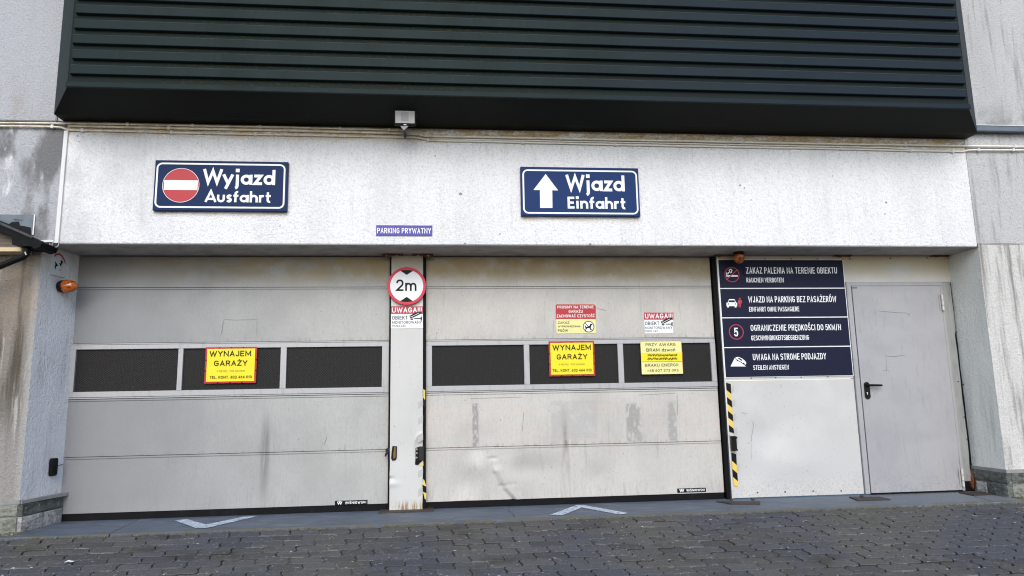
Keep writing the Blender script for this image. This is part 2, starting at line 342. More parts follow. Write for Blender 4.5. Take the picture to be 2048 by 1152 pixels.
M['roofm']=weathered('dark_roof_metal',(.004,.004,.005),.6,0,[dict(sc=(20,20,20),lo=.4,hi=.7,c=(.012,.012,.014),a=.5)],spec=.12)
M['roofedge']=weathered('grey_verge_trim',(.06,.065,.07),.5,0,[dict(sc=(20,20,20),lo=.4,hi=.7,c=(.03,.03,.03),a=.6)],spec=.2)
M['flash']=weathered('blue_grey_flashing',(.13,.155,.18),.4,.2,[dict(sc=(9,9,9),lo=.4,hi=.7,c=(.07,.09,.11),a=.8)])
M['hinge']=flat('pale_pink_hinge',(.60,.54,.53),.4)
M['screw']=flat('dark_screw_head',(.06,.05,.045),.5)
M['glassled']=flat('frosted_lamp_glass',(.62,.62,.62),.2)
M['led']=flat('led_reflector',(.42,.41,.44),.4)
def amber(name, c0, c1):
    t=NT(name); t.l(t.mix(t.rng(t.noise((30,30,30),2),.4,.6),c0,c1),t.b.inputs['Base Color'])
    t.b.inputs['Roughness'].default_value=.18; t.b.inputs['Specular IOR Level'].default_value=.4; t.b.inputs['Coat Weight'].default_value=.6
    return t.m
M['amber']=amber('amber_lens',(.50,.115,.008),(.20,.04,.005))
def meshmat():
    t=NT('black_expanded_mesh')
    a=t.n('ShaderNodeTexWave'); a.bands_direction='DIAGONAL'
    mp=t.n('ShaderNodeMapping'); t.l(t.pos,mp.inputs[0]); mp.inputs['Scale'].default_value=(1,0,1.6); t.l(mp.outputs[0],a.inputs[0])
    a.inputs['Scale'].default_value=26; a.inputs['Distortion'].default_value=.6
    b=t.n('ShaderNodeTexWave'); b.bands_direction='DIAGONAL'
    mp2=t.n('ShaderNodeMapping'); t.l(t.pos,mp2.inputs[0]); mp2.inputs['Scale'].default_value=(-1,0,1.6); t.l(mp2.outputs[0],b.inputs[0])
    b.inputs['Scale'].default_value=26; b.inputs['Distortion'].default_value=.6
    h=t.math('MAXIMUM',a.outputs['Fac'],b.outputs['Fac'])
    c=t.mix(t.rng(h,.72,.95),(.003,.003,.003),(.024,.022,.021))
    c=t.mix(t.math('MULTIPLY',t.rng(t.noise(60,2),.74,.78),.4),c,(.2,.2,.2))
    t.l(c,t.b.inputs['Base Color']); t.b.inputs['Roughness'].default_value=.6; t.b.inputs['Specular IOR Level'].default_value=.25
    bu=t.n('ShaderNodeBump'); bu.inputs['Distance'].default_value=.003; bu.inputs['Strength'].default_value=.5; t.l(h,bu.inputs['Height']); t.l(bu.outputs[0],t.b.inputs['Normal'])
    return t.m
M['mesh']=meshmat()

# ------------------------------------------------------------------ flat print
def poly(pts, Y, mats, d=.0008, mb=None, mi=0):        # filled outline in picture coordinates laid on the plane y=Y, d proud
    own=mb is None; mb=mb or MB()
    q=[P(x,y,Y) for x,y in pts]; q=[Vector((p.x,Y-d,p.z)) for p in q]
    mb.add(q,[tuple(range(len(q)))],mi)
    return mb
def rect(x0,y0,x1,y1): return [(x0,y0),(x1,y0),(x1,y1),(x0,y1)]
def disk(cx,cy,rx,ry=None,n=40): ry=ry or rx; return [(cx+rx*math.cos(2*math.pi*k/n),cy+ry*math.sin(2*math.pi*k/n)) for k in range(n)]
def ringw(mb,c,r1,r2,Y,n=48,mi=0):                     # ring in world units round c=(x,z)
    v=[];f=[]
    for k in range(n):
        a=2*math.pi*k/n
        for r in (r1,r2): v.append((c[0]+r*math.cos(a),Y,c[1]+r*math.sin(a)))
    for k in range(n): f.append((2*k,2*k+1,(2*k+3)%(2*n),(2*k+2)%(2*n)))
    return mb.add(v,f,mi)
def diskw(mb,c,r,Y,n=48,mi=0):
    return mb.add([(c[0]+r*math.cos(2*math.pi*k/n),Y,c[1]+r*math.sin(2*math.pi*k/n)) for k in range(n)],[tuple(range(n))],mi)
def strokew(mb,pts,wd,Y,mi=0,closed=False):            # ribbon of width wd through world (x,z) points, mitred
    pts=[Vector(p) for p in pts]; pts=[p for i,p in enumerate(pts) if i==0 or (p-pts[i-1]).length>wd*.12]; n=len(pts); L=[];R=[]
    for i,p in enumerate(pts):
        a=pts[(i-1)%n] if (closed or i>0) else None; b=pts[(i+1)%n] if (closed or i<n-1) else None
        d1=(p-a).normalized() if a is not None else None; d2=(b-p).normalized() if b is not None else None
        if d1 is None: d1=d2
        if d2 is None: d2=d1
        n1=Vector((-d1.y,d1.x)); n2=Vector((-d2.y,d2.x)); mm=(n1+n2)
        mm=mm.normalized() if mm.length>1e-5 else n1
        s_=wd/2/max(.35,mm.dot(n1)); L.append(p+mm*s_); R.append(p-mm*s_)
    v=[(q.x,Y,q.y) for q in L]+[(q.x,Y,q.y) for q in R]
    f=[(i,(i+1)%n,n+(i+1)%n,n+i) for i in range(n if closed else n-1)]
    return mb.add(v,f,mi)
def arc(cx,cy,r,a0,a1,n=10): return [(cx+r*math.cos(math.radians(a0+(a1-a0)*k/n)),cy+r*math.sin(math.radians(a0+(a1-a0)*k/n))) for k in range(n+1)]
def se(cx,cy,rx,ry,a0,a1,n=10,e=2.5):
    out=[]
    for k in range(n+1):
        t=math.radians(a0+(a1-a0)*k/n); c,q=math.cos(t),math.sin(t)
        out.append((cx+rx*math.copysign(abs(c)**(2/e),c),cy+ry*math.copysign(abs(q)**(2/e),q)))
    return out
def _alpha():
    F={}
    F['A']=(.92,[[(0,0),(.5,1),(1,0)],[(.2,.3),(.8,.3)]]); F['B']=(.82,[[(0,0),(0,1)],[(0,1)]+se(.55,.765,.38,.235,90,-90,8)+[(0,.53)],[(0,.53)]+se(.58,.265,.42,.265,90,-90,8)+[(0,0)]])
    F['C']=(.86,[se(.5,.5,.5,.5,42,318,14)]); F['D']=(.86,[[(0,0),(0,1)],[(0,1)]+se(.45,.5,.55,.5,90,-90,12)+[(0,0)]])
    F['E']=(.74,[[(0,0),(0,1)],[(0,1),(1,1)],[(0,.52),(.88,.52)],[(0,0),(1,0)]]); F['F']=(.7,[[(0,0),(0,1)],[(0,1),(1,1)],[(0,.5),(.85,.5)]])
    F['G']=(.9,[se(.5,.5,.5,.5,42,360,15)[:-1]+[(1,.46),(.55,.46)]]); F['H']=(.86,[[(0,0),(0,1)],[(1,0),(1,1)],[(0,.52),(1,.52)]])
    F['I']=(.02,[[(.5,0),(.5,1)]]); F['J']=(.6,[[(1,1),(1,.3)]+se(.5,.3,.5,.3,0,-165,8)]); F['K']=(.84,[[(0,0),(0,1)],[(1,1),(.04,.38)],[(.36,.6),(1,0)]])
    F['L']=(.7,[[(0,1),(0,0),(1,0)]]); F['M']=(1.12,[[(0,0),(0,1),(.5,.18),(1,1),(1,0)]]); F['N']=(.95,[[(0,0),(0,1),(1,0),(1,1)]])
    F['O']=(.92,[se(.5,.5,.5,.5,0,360,20)]); F['P']=(.78,[[(0,0),(0,1)],[(0,1)]+se(.55,.73,.45,.27,90,-90,8)+[(0,.46)]])
    F['R']=(.82,[[(0,0),(0,1)],[(0,1)]+se(.55,.75,.42,.25,90,-90,8)+[(0,.5)],[(.5,.5),(1,0)]])
    F['S']=(.8,[se(.5,.755,.5,.245,30,270,10)+se(.5,.255,.5,.255,90,-150,10)[1:]])
    F['T']=(.8,[[(0,1),(1,1)],[(.5,1),(.5,0)]]); F['U']=(.86,[[(0,1),(0,.36)]+se(.5,.36,.5,.36,180,360,10)+[(1,1)]]); F['V']=(.88,[[(0,1),(.5,0),(1,1)]])
    F['W']=(1.5,[[(0,1),(.25,0),(.5,.9),(.75,0),(1,1)]]); F['Y']=(.88,[[(0,1),(.5,.45),(1,1)],[(.5,.5),(.5,0)]]); F['Z']=(.8,[[(0,1),(1,1),(0,0),(1,0)]])
    F['0']=(.74,[se(.5,.5,.5,.5,0,360,20)]); F['1']=(.35,[[(.0,.78),(.75,1),(.75,0)]]); F['2']=(.72,[se(.5,.70,.5,.30,165,-30,10)+[(0,0),(1,0)]])
    F['3']=(.72,[se(.45,.755,.5,.245,150,-90,9)+se(.45,.255,.55,.255,90,-150,9)]); F['4']=(.78,[[(.75,0),(.75,1),(0,.26),(1,.26)]]); F['5']=(.72,[[(.95,1),(.12,1),(.06,.56)]+se(.45,.32,.55,.32,110,-150,11)])
    F['6']=(.74,[[(.8,1),(.12,.5)]+se(.5,.32,.5,.32,150,-210,18)]); F['7']=(.7,[[(0,1),(1,1),(.35,0)]]); F['8']=(.74,[se(.5,.76,.43,.24,0,360,16),se(.5,.26,.5,.26,0,360,16)]); F['9']=(.74,[[(.2,0),(.88,.5)]+se(.5,.68,.5,.32,-30,330,18)])
    F['.']=(0,[('dot',.5,.0)]); F[':']=(0,[('dot',.5,.0),('dot',.5,.55)]); F['!']=(0,[[(.5,1),(.5,.36)],('dot',.5,0)]); F['+']=(.6,[[(0,.4),(1,.4)],[(.5,.1),(.5,.7)]]); F['-']=(.4,[[(0,.45),(1,.45)]]); F['/']=(.55,[[(0,-.05),(1,1.05)]])
    for k,b in (('Ż','Z'),('Ó','O'),('Ś','S'),('Ć','C'),('Ń','N'),('Ę','E'),('Ł','L')):
        w_,st=F[b]; F[k]=(w_,list(st)+[('dot',.5,1.28) if k=='Ż' else [(.75,-.02),(.6,-.16),(.85,-.22)] if k=='Ę' else [(.38,1.18),(.68,1.38)]])
    F['d']=(.62,[[(1,1),(1,0)],se(.5,.32,.5,.32,0,360,16)]); F['z']=(.56,[[(0,.64),(1,.64),(0,0),(1,0)]]); F['w']=(.95,[[(0,.64),(.25,0),(.5,.58),(.75,0),(1,.64)]])
    F['o']=(.62,[se(.5,.32,.5,.32,0,360,16)]); F['n']=(.58,[[(0,0),(0,.64)],[(0,.3)]+se(.5,.3,.5,.34,180,0,8)+[(1,0)]]); F['ń']=(.58,F['n'][1]+[[(.4,.82),(.7,1.0)]])
    F['m']=(1.25,[[(0,0),(0,.66)],[(0,.3)]+se(.25,.3,.25,.36,180,0,8)+[(.5,0)],[(.5,.3)]+se(.75,.3,.25,.36,180,0,8)+[(1,0)]])
    return F
FONT=_alpha()
def text(mb, s, box, Y, d=.0016, bold=.0, mi=0, wt=None, gap=.26, xw=None, lift=.00012):
    """sans lettering drawn with strokes; box = (x left, y cap top, x right, y baseline) at the text's left end"""
    wt = wt if wt is not None else .13+bold*.8
    a=P(box[0],box[1],Y); b=P(box[0],box[3],Y); c=P(box[2],box[3],Y); H_=a.z-b.z; W_=c.x-a.x; hw=wt*H_/2
    n=len(s)
    if xw: L0,L1=xw; a=Vector((L0,0,0)); W_=L1-L0
    rel=sum(.34 if ch==' ' else FONT[ch][0] for ch in s)+gap*(n-1)
    nb=sum(1 for ch in s if ch!=' ')
    k=(W_-nb*2*hw)/rel; x=a.x
    for ch in s:
        if ch==' ': x+=.34*k+gap*k; continue
        w_,st=FONT[ch]; cw=w_*k
        for j,q in enumerate(st):
            yy=Y-d-lift*j
            if isinstance(q,tuple):
                X=x+hw+cw*q[1]; Z_=b.z+hw+q[2]*(H_-2*hw); r_=hw*1.12
                mb.add([(X-r_,yy,Z_-r_),(X+r_,yy,Z_-r_),(X+r_,yy,Z_+r_),(X-r_,yy,Z_+r_)],[(0,1,2,3)],mi)
            else:
                pts=[(x+hw+cw*u,b.z+hw+v_*(H_-2*hw)) for u,v_ in q]
                closed=(Vector(pts[0])-Vector(pts[-1])).length<1e-6
                if closed: pts=pts[:-1]
                else:                                   # square ends reach the full cap height
                    p0,p1=Vector(pts[0]),Vector(pts[1]); pts[0]=tuple(p0+(p0-p1).normalized()*hw)
                    p0,p1=Vector(pts[-1]),Vector(pts[-2]); pts[-1]=tuple(p0+(p0-p1).normalized()*hw)
                strokew(mb,pts,2*hw,yy,mi,closed)
        x+=cw+2*hw+gap*k
    return mb
GL={ # rounded-geometric alphabet drawn with strokes: advance, list of strokes
 'W':(1.10,[[(.05,1),(.30,.12),(.56,.88),(.82,.12),(1.07,1)]]),
 'y':(.60,[[(.03,.66),(.30,.08)],[(.57,.66),(.17,-.28)]]),
 'j':(.32,[[(.18,.66),(.18,-.08)]+arc(.02,-.08,.16,0,-70,5)[1:],'dot.18']),
 'a':(.70,[arc(.32,.33,.24,0,360,20),[(.60,.66),(.60,0)]]),
 'z':(.52,[[(.02,.58),(.42,.58),(.08,.08),(.50,.08)]]),
 'd':(.70,[arc(.32,.33,.24,0,360,20),[(.60,1.0),(.60,0)]]),
 'A':(.84,[[(.04,0),(.42,.96),(.80,0)],[(.2,.28),(.64,.28)]]),
 'u':(.62,[[(.08,.66),(.08,.29)]+arc(.30,.29,.21,180,360,10)+[(.51,.66)]]),
 's':(.46,[arc(.24,.47,.13,20,270,8)+arc(.22,.20,.135,90,-160,8)]),
 'f':(.44,[[(.18,0),(.18,.76)]+arc(.34,.76,.16,180,80,6),[(.02,.58),(.40,.58)]]),
 'h':(.64,[[(.08,1),(.08,0)],[(.08,.36)]+arc(.31,.36,.22,180,0,10)+[(.53,0)]]),
 'r':(.42,[[(.08,.66),(.08,0)],[(.08,.34)]+arc(.29,.36,.21,180,70,6)]),
 't':(.44,[[(.18,.92),(.18,.20)]+arc(.33,.20,.14,180,290,6),[(.02,.58),(.40,.58)]]),
 'E':(.60,[[(.10,0),(.10,1)],[(.10,.91),(.55,.91)],[(.10,.5),(.50,.5)],[(.10,.09),(.55,.09)]]),
 'i':(.28,[[(.12,.66),(.12,0)],'dot.12']),
 'n':(.64,[[(.08,.66),(.08,0)],[(.08,.36)]+arc(.31,.36,.22,180,0,10)+[(.53,0)]]),}
def stroketext(mb,s,box,Y,wt=.17,mi=0,gap=.07):
    a=P(box[0],box[1],Y); b=P(box[0],box[3],Y); c=P(box[2],box[3],Y); W_=sum(GL[ch][0]+gap for ch in s)-gap
    sx=(c.x-a.x)/W_; sz=a.z-b.z; x=0
    for i,ch in enumerate(s):
        adv,st=GL[ch]
        for k,q in enumerate(st):
            yy=Y-.0012-.00025*k
            if isinstance(q,str):
                cx=float(q[3:]); w_=wt*.62
                mb.add([(a.x+(x+cx+dx*w_)*sx,yy,b.z+(.93+dz*w_)*sz) for dx,dz in ((-1,-1),(1,-1),(1,1),(-1,1))],[(0,1,2,3)],mi)
            else: strokew(mb,[(a.x+(x+px_)*sx,b.z+pz*sz) for px_,pz in q],wt*sz,yy,mi)
        x+=adv+gap
    return mb
def slabbox(mb,TL,BR,Y,th,mi=0,bev=0):
    a=P(*TL,Y); b=P(*BR,Y); return mb.box(a.x,b.x,Y,Y+th,b.z,a.z,mi,bev)

# ================================================================== GROUND
WALL=-.42; GATE=.06; POST=.0; PART=.0
EDGE=-.62; SLOPE=.15
def gz(y): return -.012+ (y-EDGE)*SLOPE if y<EDGE else -.012
far=300
gv=[(-far,EDGE+.02,-.06),(far,EDGE+.02,-.06),(far,-9,gz(-9)-.045),(-far,-9,gz(-9)-.045),(far,-far,gz(-9)-.045),(-far,-far,gz(-9)-.045),(-far,far,-.06),(far,far,-.06)]
g=mesh_obj('ground',gv,[(3,2,1,0),(5,4,2,3),(0,1,7,6)],M['ground']); tag(g,kind='structure')
drive=bpy.data.objects.new('driveway',None); col.objects.link(drive); tag(drive,kind='structure')
DX0,DX1,DY1=-6.2,9.4,-8.6
bed=mesh_obj('joint_bed',[(DX0,EDGE,gz(EDGE)-.011),(DX1,EDGE,gz(EDGE)-.011),(DX1,DY1,gz(DY1)-.011),(DX0,DY1,gz(DY1)-.011)],[(3,2,1,0)],M['joint'],drive)
bed.location.z=-.004
PL,PW,JT=.228,.114,.0085
def fx(x): return .0058*math.sin(2*math.pi*x/(PL/2))
def gy(y): return .011*math.sin(2*math.pi*y/PW)
def paver_mesh(var):
    rnd=random.Random(var); out=[]
    n=8; m_=4
    xs=[PL*i/n for i in range(n+1)]; ys=[PW*i/m_ for i in range(m_+1)]
    ring=[(x,0+fx(x)) for x in xs]+[(PL+gy(y),y) for y in ys[1:-1]]+[(x,PW+fx(x)) for x in xs[::-1]]+[(gy(y),y) for y in ys[::-1][1:-1]]
    cx,cy=PL/2,PW/2; N=len(ring)
    def ins(d,z): return [(cx+(x-cx)*(1-2*d/PL)-cx,cy+(y-cy)*(1-2*d/PW)-cy,z+rnd.uniform(-.0006,.0006)) for x,y in ring]
    v=ins(JT*.5,-.016)+ins(JT*.5+.0008,-.0045)+ins(JT*.5+.0045,0)
    f=[(i,(i+1)%N,N+(i+1)%N,N+i) for i in range(N)]+[(N+i,N+(i+1)%N,2*N+(i+1)%N,2*N+i) for i in range(N)]+[tuple(2*N+i for i in range(N))]
    return v,f
PV=[paver_mesh(k) for k in range(6)]
PM=[]
for k,(v,f) in enumerate(PV):
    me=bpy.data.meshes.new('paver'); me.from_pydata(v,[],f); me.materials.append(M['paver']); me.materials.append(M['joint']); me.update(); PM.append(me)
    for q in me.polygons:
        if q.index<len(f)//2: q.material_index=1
def to_px(p):
    d=Vector(p)-CAM; z=d.dot(_f)
    return (1024+F_PX*d.dot(_r)/z, 576-F_PX*d.dot(_u)/z) if z>.1 else (9e9,9e9)
tilt=math.atan(SLOPE); rows=int((EDGE-DY1)/(PW*math.cos(tilt)))
spots=[]; rp=random.Random(3)
for r in range(rows):
    yc=EDGE-.02-(r+.5)*PW*math.cos(tilt)
    x=DX0+(PL/2 if r%2 else 0)+PL/2
    while x<DX1:
        sag=.012*mnoise.noise(Vector((x*.6,yc*.6,3)))
        loc=Vector((x+rp.uniform(-.0015,.0015),yc+rp.uniform(-.0015,.0015),gz(yc)+sag+rp.uniform(-.0025,.0025)))
        if x>-3.9+0 or yc<-0.7: spots.append((loc,(tilt+rp.uniform(-.022,.022),rp.uniform(-.016,.016),rp.uniform(-.014,.014)),rp.randrange(6)))
        x+=PL
def vis(s):
    x,y=to_px(s[0]); return -30<x<2078 and y<1175
seen=[s for s in spots if vis(s)]; rest=[s for s in spots if not vis(s)]
seen.sort(key=lambda s:(s[0]-CAM).length)
for loc,rot,k in seen[:300]:
    o=bpy.data.objects.new('paver',PM[k]); o.location=loc; o.rotation_euler=rot; link(o,drive)
mb=MB()
from mathutils import Euler
for loc,rot,k in seen[300:]+rest:
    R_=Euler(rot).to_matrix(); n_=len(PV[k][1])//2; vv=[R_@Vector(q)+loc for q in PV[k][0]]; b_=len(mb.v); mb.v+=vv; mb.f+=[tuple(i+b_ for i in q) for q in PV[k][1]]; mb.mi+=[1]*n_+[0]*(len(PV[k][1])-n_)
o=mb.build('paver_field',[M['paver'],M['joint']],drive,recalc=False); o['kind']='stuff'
# threshold slab, three pours with joints between
slab=bpy.data.objects.new('threshold_slab',None); col.objects.link(slab); tag(slab,kind='structure')
jl=G(222,1064,0).x
cuts=[(-3.5,-2.55),(-2.545,2.2),(2.2,5.35)]
mb=MB(); e=EDGE
mb.prism([(-3.5,e,0),(-2.56,e,0),(-2.64,.3,0),(-3.5,.3,0)],(0,0,-.12)); mb.build('slab_section',M['slab'],slab)
mb=MB(); mb.prism([(-2.552,e,.001),(5.32,e,.001),(5.32,.3,.001),(-2.632,.3,.001)],(0,0,-.12)); mb.build('slab_section',M['slab'],slab)
mb=MB()
for a,b in (((1010,1014),(1032,1034)),((1950,993),(1985,1003)),((1350+150,1008),(1350+165,1012))):
    p,q=G(*a,.001),G(*b,.001); n=6; pts=[]
    for i in range(n+1):
        t=p.lerp(q,i/n); pts.append((t.x+random.uniform(-.012,.012),t.y))
    for i in range(n):
        (x0,y0),(x1,y1)=pts[i],pts[i+1]; mb.add([(x0-.003,y0,.0025),(x0+.003,y0,.0025),(x1+.003,y1,.0025),(x1-.003,y1,.0025)],[(0,1,2,3)])
mb.build('crack',M['joint'],slab)
for pts in ([(350,1042),(374,1039),(412,1050),(488,1034),(516,1033),(413,1057),(392,1057)],
            [(1099,1031),(1153,1011),(1167,1011),(1257,1027),(1240,1030),(1163,1016),(1126,1031)]):
    mb=MB(); mb.add([(p.x,p.y,.005) for p in (G(x,y,.001) for x,y in pts)],[tuple(range(len(pts)))]); mb.build('painted_chevron',M['mark'],slab)
# grit and moss along the slab edge
mb=MB(); rg=random.Random(5)
for i in range(3600):
    x=rg.uniform(-3.7,5.6); dens=mnoise.noise(Vector((x*2.3,1,0)))+.25
    if rg.random()>.35+dens: continue
    y=EDGE-.012+rg.gauss(0,.014); s_=rg.uniform(.002,.0065); z=max(gz(y),-.014)+.001
    mb.add([(x-s_,y-s_,z),(x+s_,y-s_*.6,z),(x+rg.uniform(-1,1)*s_,y+s_,z),(x,y,z+s_*rg.uniform(.7,1.6))],[(0,1,3),(1,2,3),(2,0,3)])
for i in range(1500):                                    # debris at the feet of the two piers
    side=rg.random()<.5
    x=-3.36+rg.gauss(0,.03) if side else 5.12+abs(rg.gauss(0,.05)); y=rg.uniform(-.55,-.05) if not side else rg.uniform(-.56,-.02)
    s_=rg.uniform(.003,.009); z=.001
    mb.add([(x-s_,y-s_,z),(x+s_,y-s_*.6,z),(x+rg.uniform(-1,1)*s_,y+s_,z),(x,y,z+s_*rg.uniform(.7,1.8))],[(0,1,3),(1,2,3),(2,0,3)])
o=mb.build('moss_grit',M['grit'],recalc=False); tag(o,'mossy grit and sand lying along the front edge of the concrete threshold','grit',kind='stuff')

# ================================================================== BUILDING
FX0,FX1=-3.222,5.095; SOF=2.325; UP=3.40
bld=empty('garage_building'); tag(bld,'white and grey rendered garage building with stone plinths and wide lintel over the gates','building')
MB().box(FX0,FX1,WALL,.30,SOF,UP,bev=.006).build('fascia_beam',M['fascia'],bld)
MB().box(-3.36,5.13,WALL+.012,.3,SOF-.004,SOF-.001).build('soffit',M['soffit'],bld)
MB().box(-3.30,5.14,WALL+.002,.30,UP+.002,8.5).build('wall',M['wall_left'],bld)
SW=WALL+.012
zl=P(60,244,WALL).z; zr=P(2000,262,WALL).z
MB().box(-9,FX0-.004,SW,.30,SOF,zl,bev=.004).build('wall',M['wall_left'],bld)
MB().box(-9,-3.303,SW-.03,.30,zl+.002,8.5,bev=.006).build('wall',M['wall_left'],bld)
MB().box(FX1+.006,12,SW,.30,SOF+.03,zr-.002,bev=.004).build('wall',M['wall_right'],bld)
MB().box(5.143,12,SW-.03,.30,zr,8.5,bev=.006).build('wall',M['wall_right'],bld)
# piers: front face and reveal have their own render
PLT=.235
XL,XR=-3.345,5.112
pl=bpy.data.objects.new('pier',None); col.objects.link(pl); pl.parent=bld
mb=MB(); z0,z1=PLT-.01,SOF-.006
mb.add([(-9,SW+.004,z0),(XL,SW+.004,z0),(XL,SW+.004,z1),(-9,SW+.004,z1)],[(0,1,2,3)],0)
nz=40; v=[];f=[]
for i in range(nz+1):
    z=z0+(z1-z0)*i/nz; 
    for j in range(5):
        t=j/4; wob=.004*mnoise.noise(Vector((0,j*1.3,z*4)))
        v.append((XL+(-3.252-XL)*t+wob*(1 if j else 0),SW+.004+(.2-SW)*t,z))
for i in range(nz):
    for j in range(4): f.append((i*5+j,i*5+j+1,(i+1)*5+j+1,(i+1)*5+j))
mb.add(v,f,1); mb.build('render_coat',[M['pier_left'],M['reveal_left']],pl,recalc=False)
pr=bpy.data.objects.new('pier',None); col.objects.link(pr); pr.parent=bld
mb=MB(); z1r=SOF+.028
mb.add([(XR,SW+.004,z0),(12,SW+.004,z0),(12,SW+.004,z1r),(XR,SW+.004,z1r)],[(0,1,2,3)],0)
v=[];f=[]
for i in range(nz+1):
    z=z0+(z1-z0)*i/nz
    for j in range(5):
        t=j/4; v.append((XR+.006*mnoise.noise(Vector((9,j*1.3,z*3)))*(1 if 0<j<4 else .6)+.004*t,SW+.004+(.2-SW)*t,z))
for i in range(nz):
    for j in range(4): f.append((i*5+j+1,i*5+j,(i+1)*5+j,(i+1)*5+j+1))
mb.add(v,f,1); mb.build('render_coat',[M['pier_right'],M['reveal_right']],pr,recalc=False)
def stone(name,x0,x1,y0,y1,z0,z1,mat,parent,seed,amp=.008,face='y',n=9):
    """rough quarry-faced block: the outward faces are a noisy grid"""
    bm=bmesh.new(); bmesh.ops.create_cube(bm,size=1); bmesh.ops.subdivide_edges(bm,edges=bm.edges[:],cuts=n,use_grid_fill=True)
    for q in bm.verts:
        c=q.co.copy(); e_=max(abs(c.x),abs(c.z))*2 if face=='y' else max(abs(c.y),abs(c.z))*2
        q.co=Vector(((x0+x1)/2+c.x*(x1-x0),(y0+y1)/2+c.y*(y1-y0),(z0+z1)/2+c.z*(z1-z0)))
        d=amp*(mnoise.fractal(q.co*9+Vector((seed*7.7,0,0)),1,2,4)+.9)*(1-.8*e_**6)
        if c.y<-.49: q.co.y-=d
        if c.x>.49 and face=='x+': q.co.x+=d
        if c.x<-.49 and face=='x-': q.co.x-=d
    MBs=MB().bm(bm); return MBs.build(name,mat,parent)
JY=.006; zc0,zc1=.005,.118; zd0,zd1=.124,PLT-.022
yf=SW-.012
# left pier stones (corner, reveal side runs into the opening)
stone('plinth_stone',-3.49,XL-.003,yf,.0,zc0-.03,zc1,M['stone_mid'],pl,1)
stone('plinth_stone',-3.70,-3.496,yf,.0,zc0-.03,zc1,M['stone_mid'],pl,2)
stone('plinth_stone',-3.478,XL-.003,yf,.0,zd0,zd1,M['stone_mid'],pl,3)
stone('plinth_stone',-3.70,-3.484,yf,.0,zd0,zd1,M['stone_dark'],pl,4)
for k,(a,b,zz0,zz1,mt) in enumerate(((SW,-.17,zc0-.02,zc1,'stone_pale'),(-.165,.05,zc0-.02,zc1,'stone_pale'),(SW,.05,zd0,zd1,'stone_dark'))):
    mbx=stone('plinth_stone',XL-.02,XL+.030,a,b,zz0,zz1,M[mt],pl,5+k,.007,'x+')
    for q in mbx.data.vertices: q.co.x+= (q.co.y-SW)/(.2-SW)*.088 if q.co.x>XL-.01 else 0
mb=MB().box(-9,XL+.012,yf-.004,0,zd1+.001,PLT+.008,bev=.003); mb.build('plinth_cap',M['mortar'],pl)
o=MB().prism([(XL-.02,SW,0),(XL+.022,SW-.004,0),(XL+.135,.06,0),(XL-.02,.06,0)],(0,0,.026)).build('plinth_cap',M['mortar'],pl); o.location.z=zd1+.004
MB().box(-9,-3.705,yf+.004,0,-.05,zd1).build('plinth_face',M['stone_mid'],pl)
MB().box(-3.71,XL-.001,yf+.006,0,-.05,zd1-.002).build('mortar_core',M['mortar'],pl)
# right pier stones
mb=MB().box(XR-.012,12,yf-.004,.05,zd1+.001,PLT+.010,bev=.003); mb.build('plinth_cap',M['mortar'],pr)
MB().box(XR,5.8,yf+.006,.05,-.05,zd1-.002).build('mortar_core',M['mortar'],pr)
MB().box(5.8,12,yf+.004,.05,-.05,zd1).build('plinth_face',M['stone_mid'],pr)
for k,(a,b,zz0,zz1,mt) in enumerate(((yf,-.18,zc0-.02,zc1,'stone_dark'),(-.175,-.04,zc0,zc1-.01,'stone_pale'),(yf,.03,zd0,zd1,'stone_dark'))):
    stone('plinth_stone',XR-.018,XR+.03,a,b,zz0,zz1,M[mt],pr,15+k,.007,'x-')
for k,(a,b,zz0,zz1,mt) in enumerate(((XR+.034,5.36,zc0-.02,zc1,'stone_mid'),(XR+.034,5.44,zd0,zd1,'stone_dark'),(5.366,5.79,zc0-.02,zc1,'stone_dark'),(5.446,5.79,zd0,zd1,'stone_mid'))):
    stone('plinth_stone',a,b,yf,.0,zz0,zz1,M[mt],pr,25+k)
# horizontal crack line in the right wall and the drooping seam line of the reveal
mb=MB(); 
for Y_,pts in ((SW-.001,[(1962,487),(1985,488),(2010,489),(2048,487)]),):
    strokew(mb,[(P(x,y,Y_).x,P(x,y,Y_).z) for x,y in pts],.006,Y_)
strokew(mb,[(P(x,y,SW).x,P(x,y,SW).z) for x,y in [(1951,440),(1957,475),(1961,520),(1968,560),(1973,610),(1979,655)]],.007,SW+.0025)
mb.build('crack',M['soffit'],bld)

mb=MB()
for x,y,r in ((922,388,5),(1480,371,3),(1489,376,2.4),(1772,405,3),(1502,400,2.2),(560,452,2),(155,272,2.2),(166,274,2.2),(158,283,1.8),(640,402,2),(1000,468,2),(1180,489,3.5),(930,487,3),(1665,352,2),(1770,428,2),(870,312,2.2),(395,286,1.8)):
    n=7; poly([(x+r*random.uniform(.5,1.1)*math.cos(6.28*k/n),y+r*random.uniform(.4,.9)*math.sin(6.28*k/n)) for k in range(n)],WALL,None,.0012,mb)
o=mb.build('wall_marks',M['stain'],bld); o['kind']='stuff'
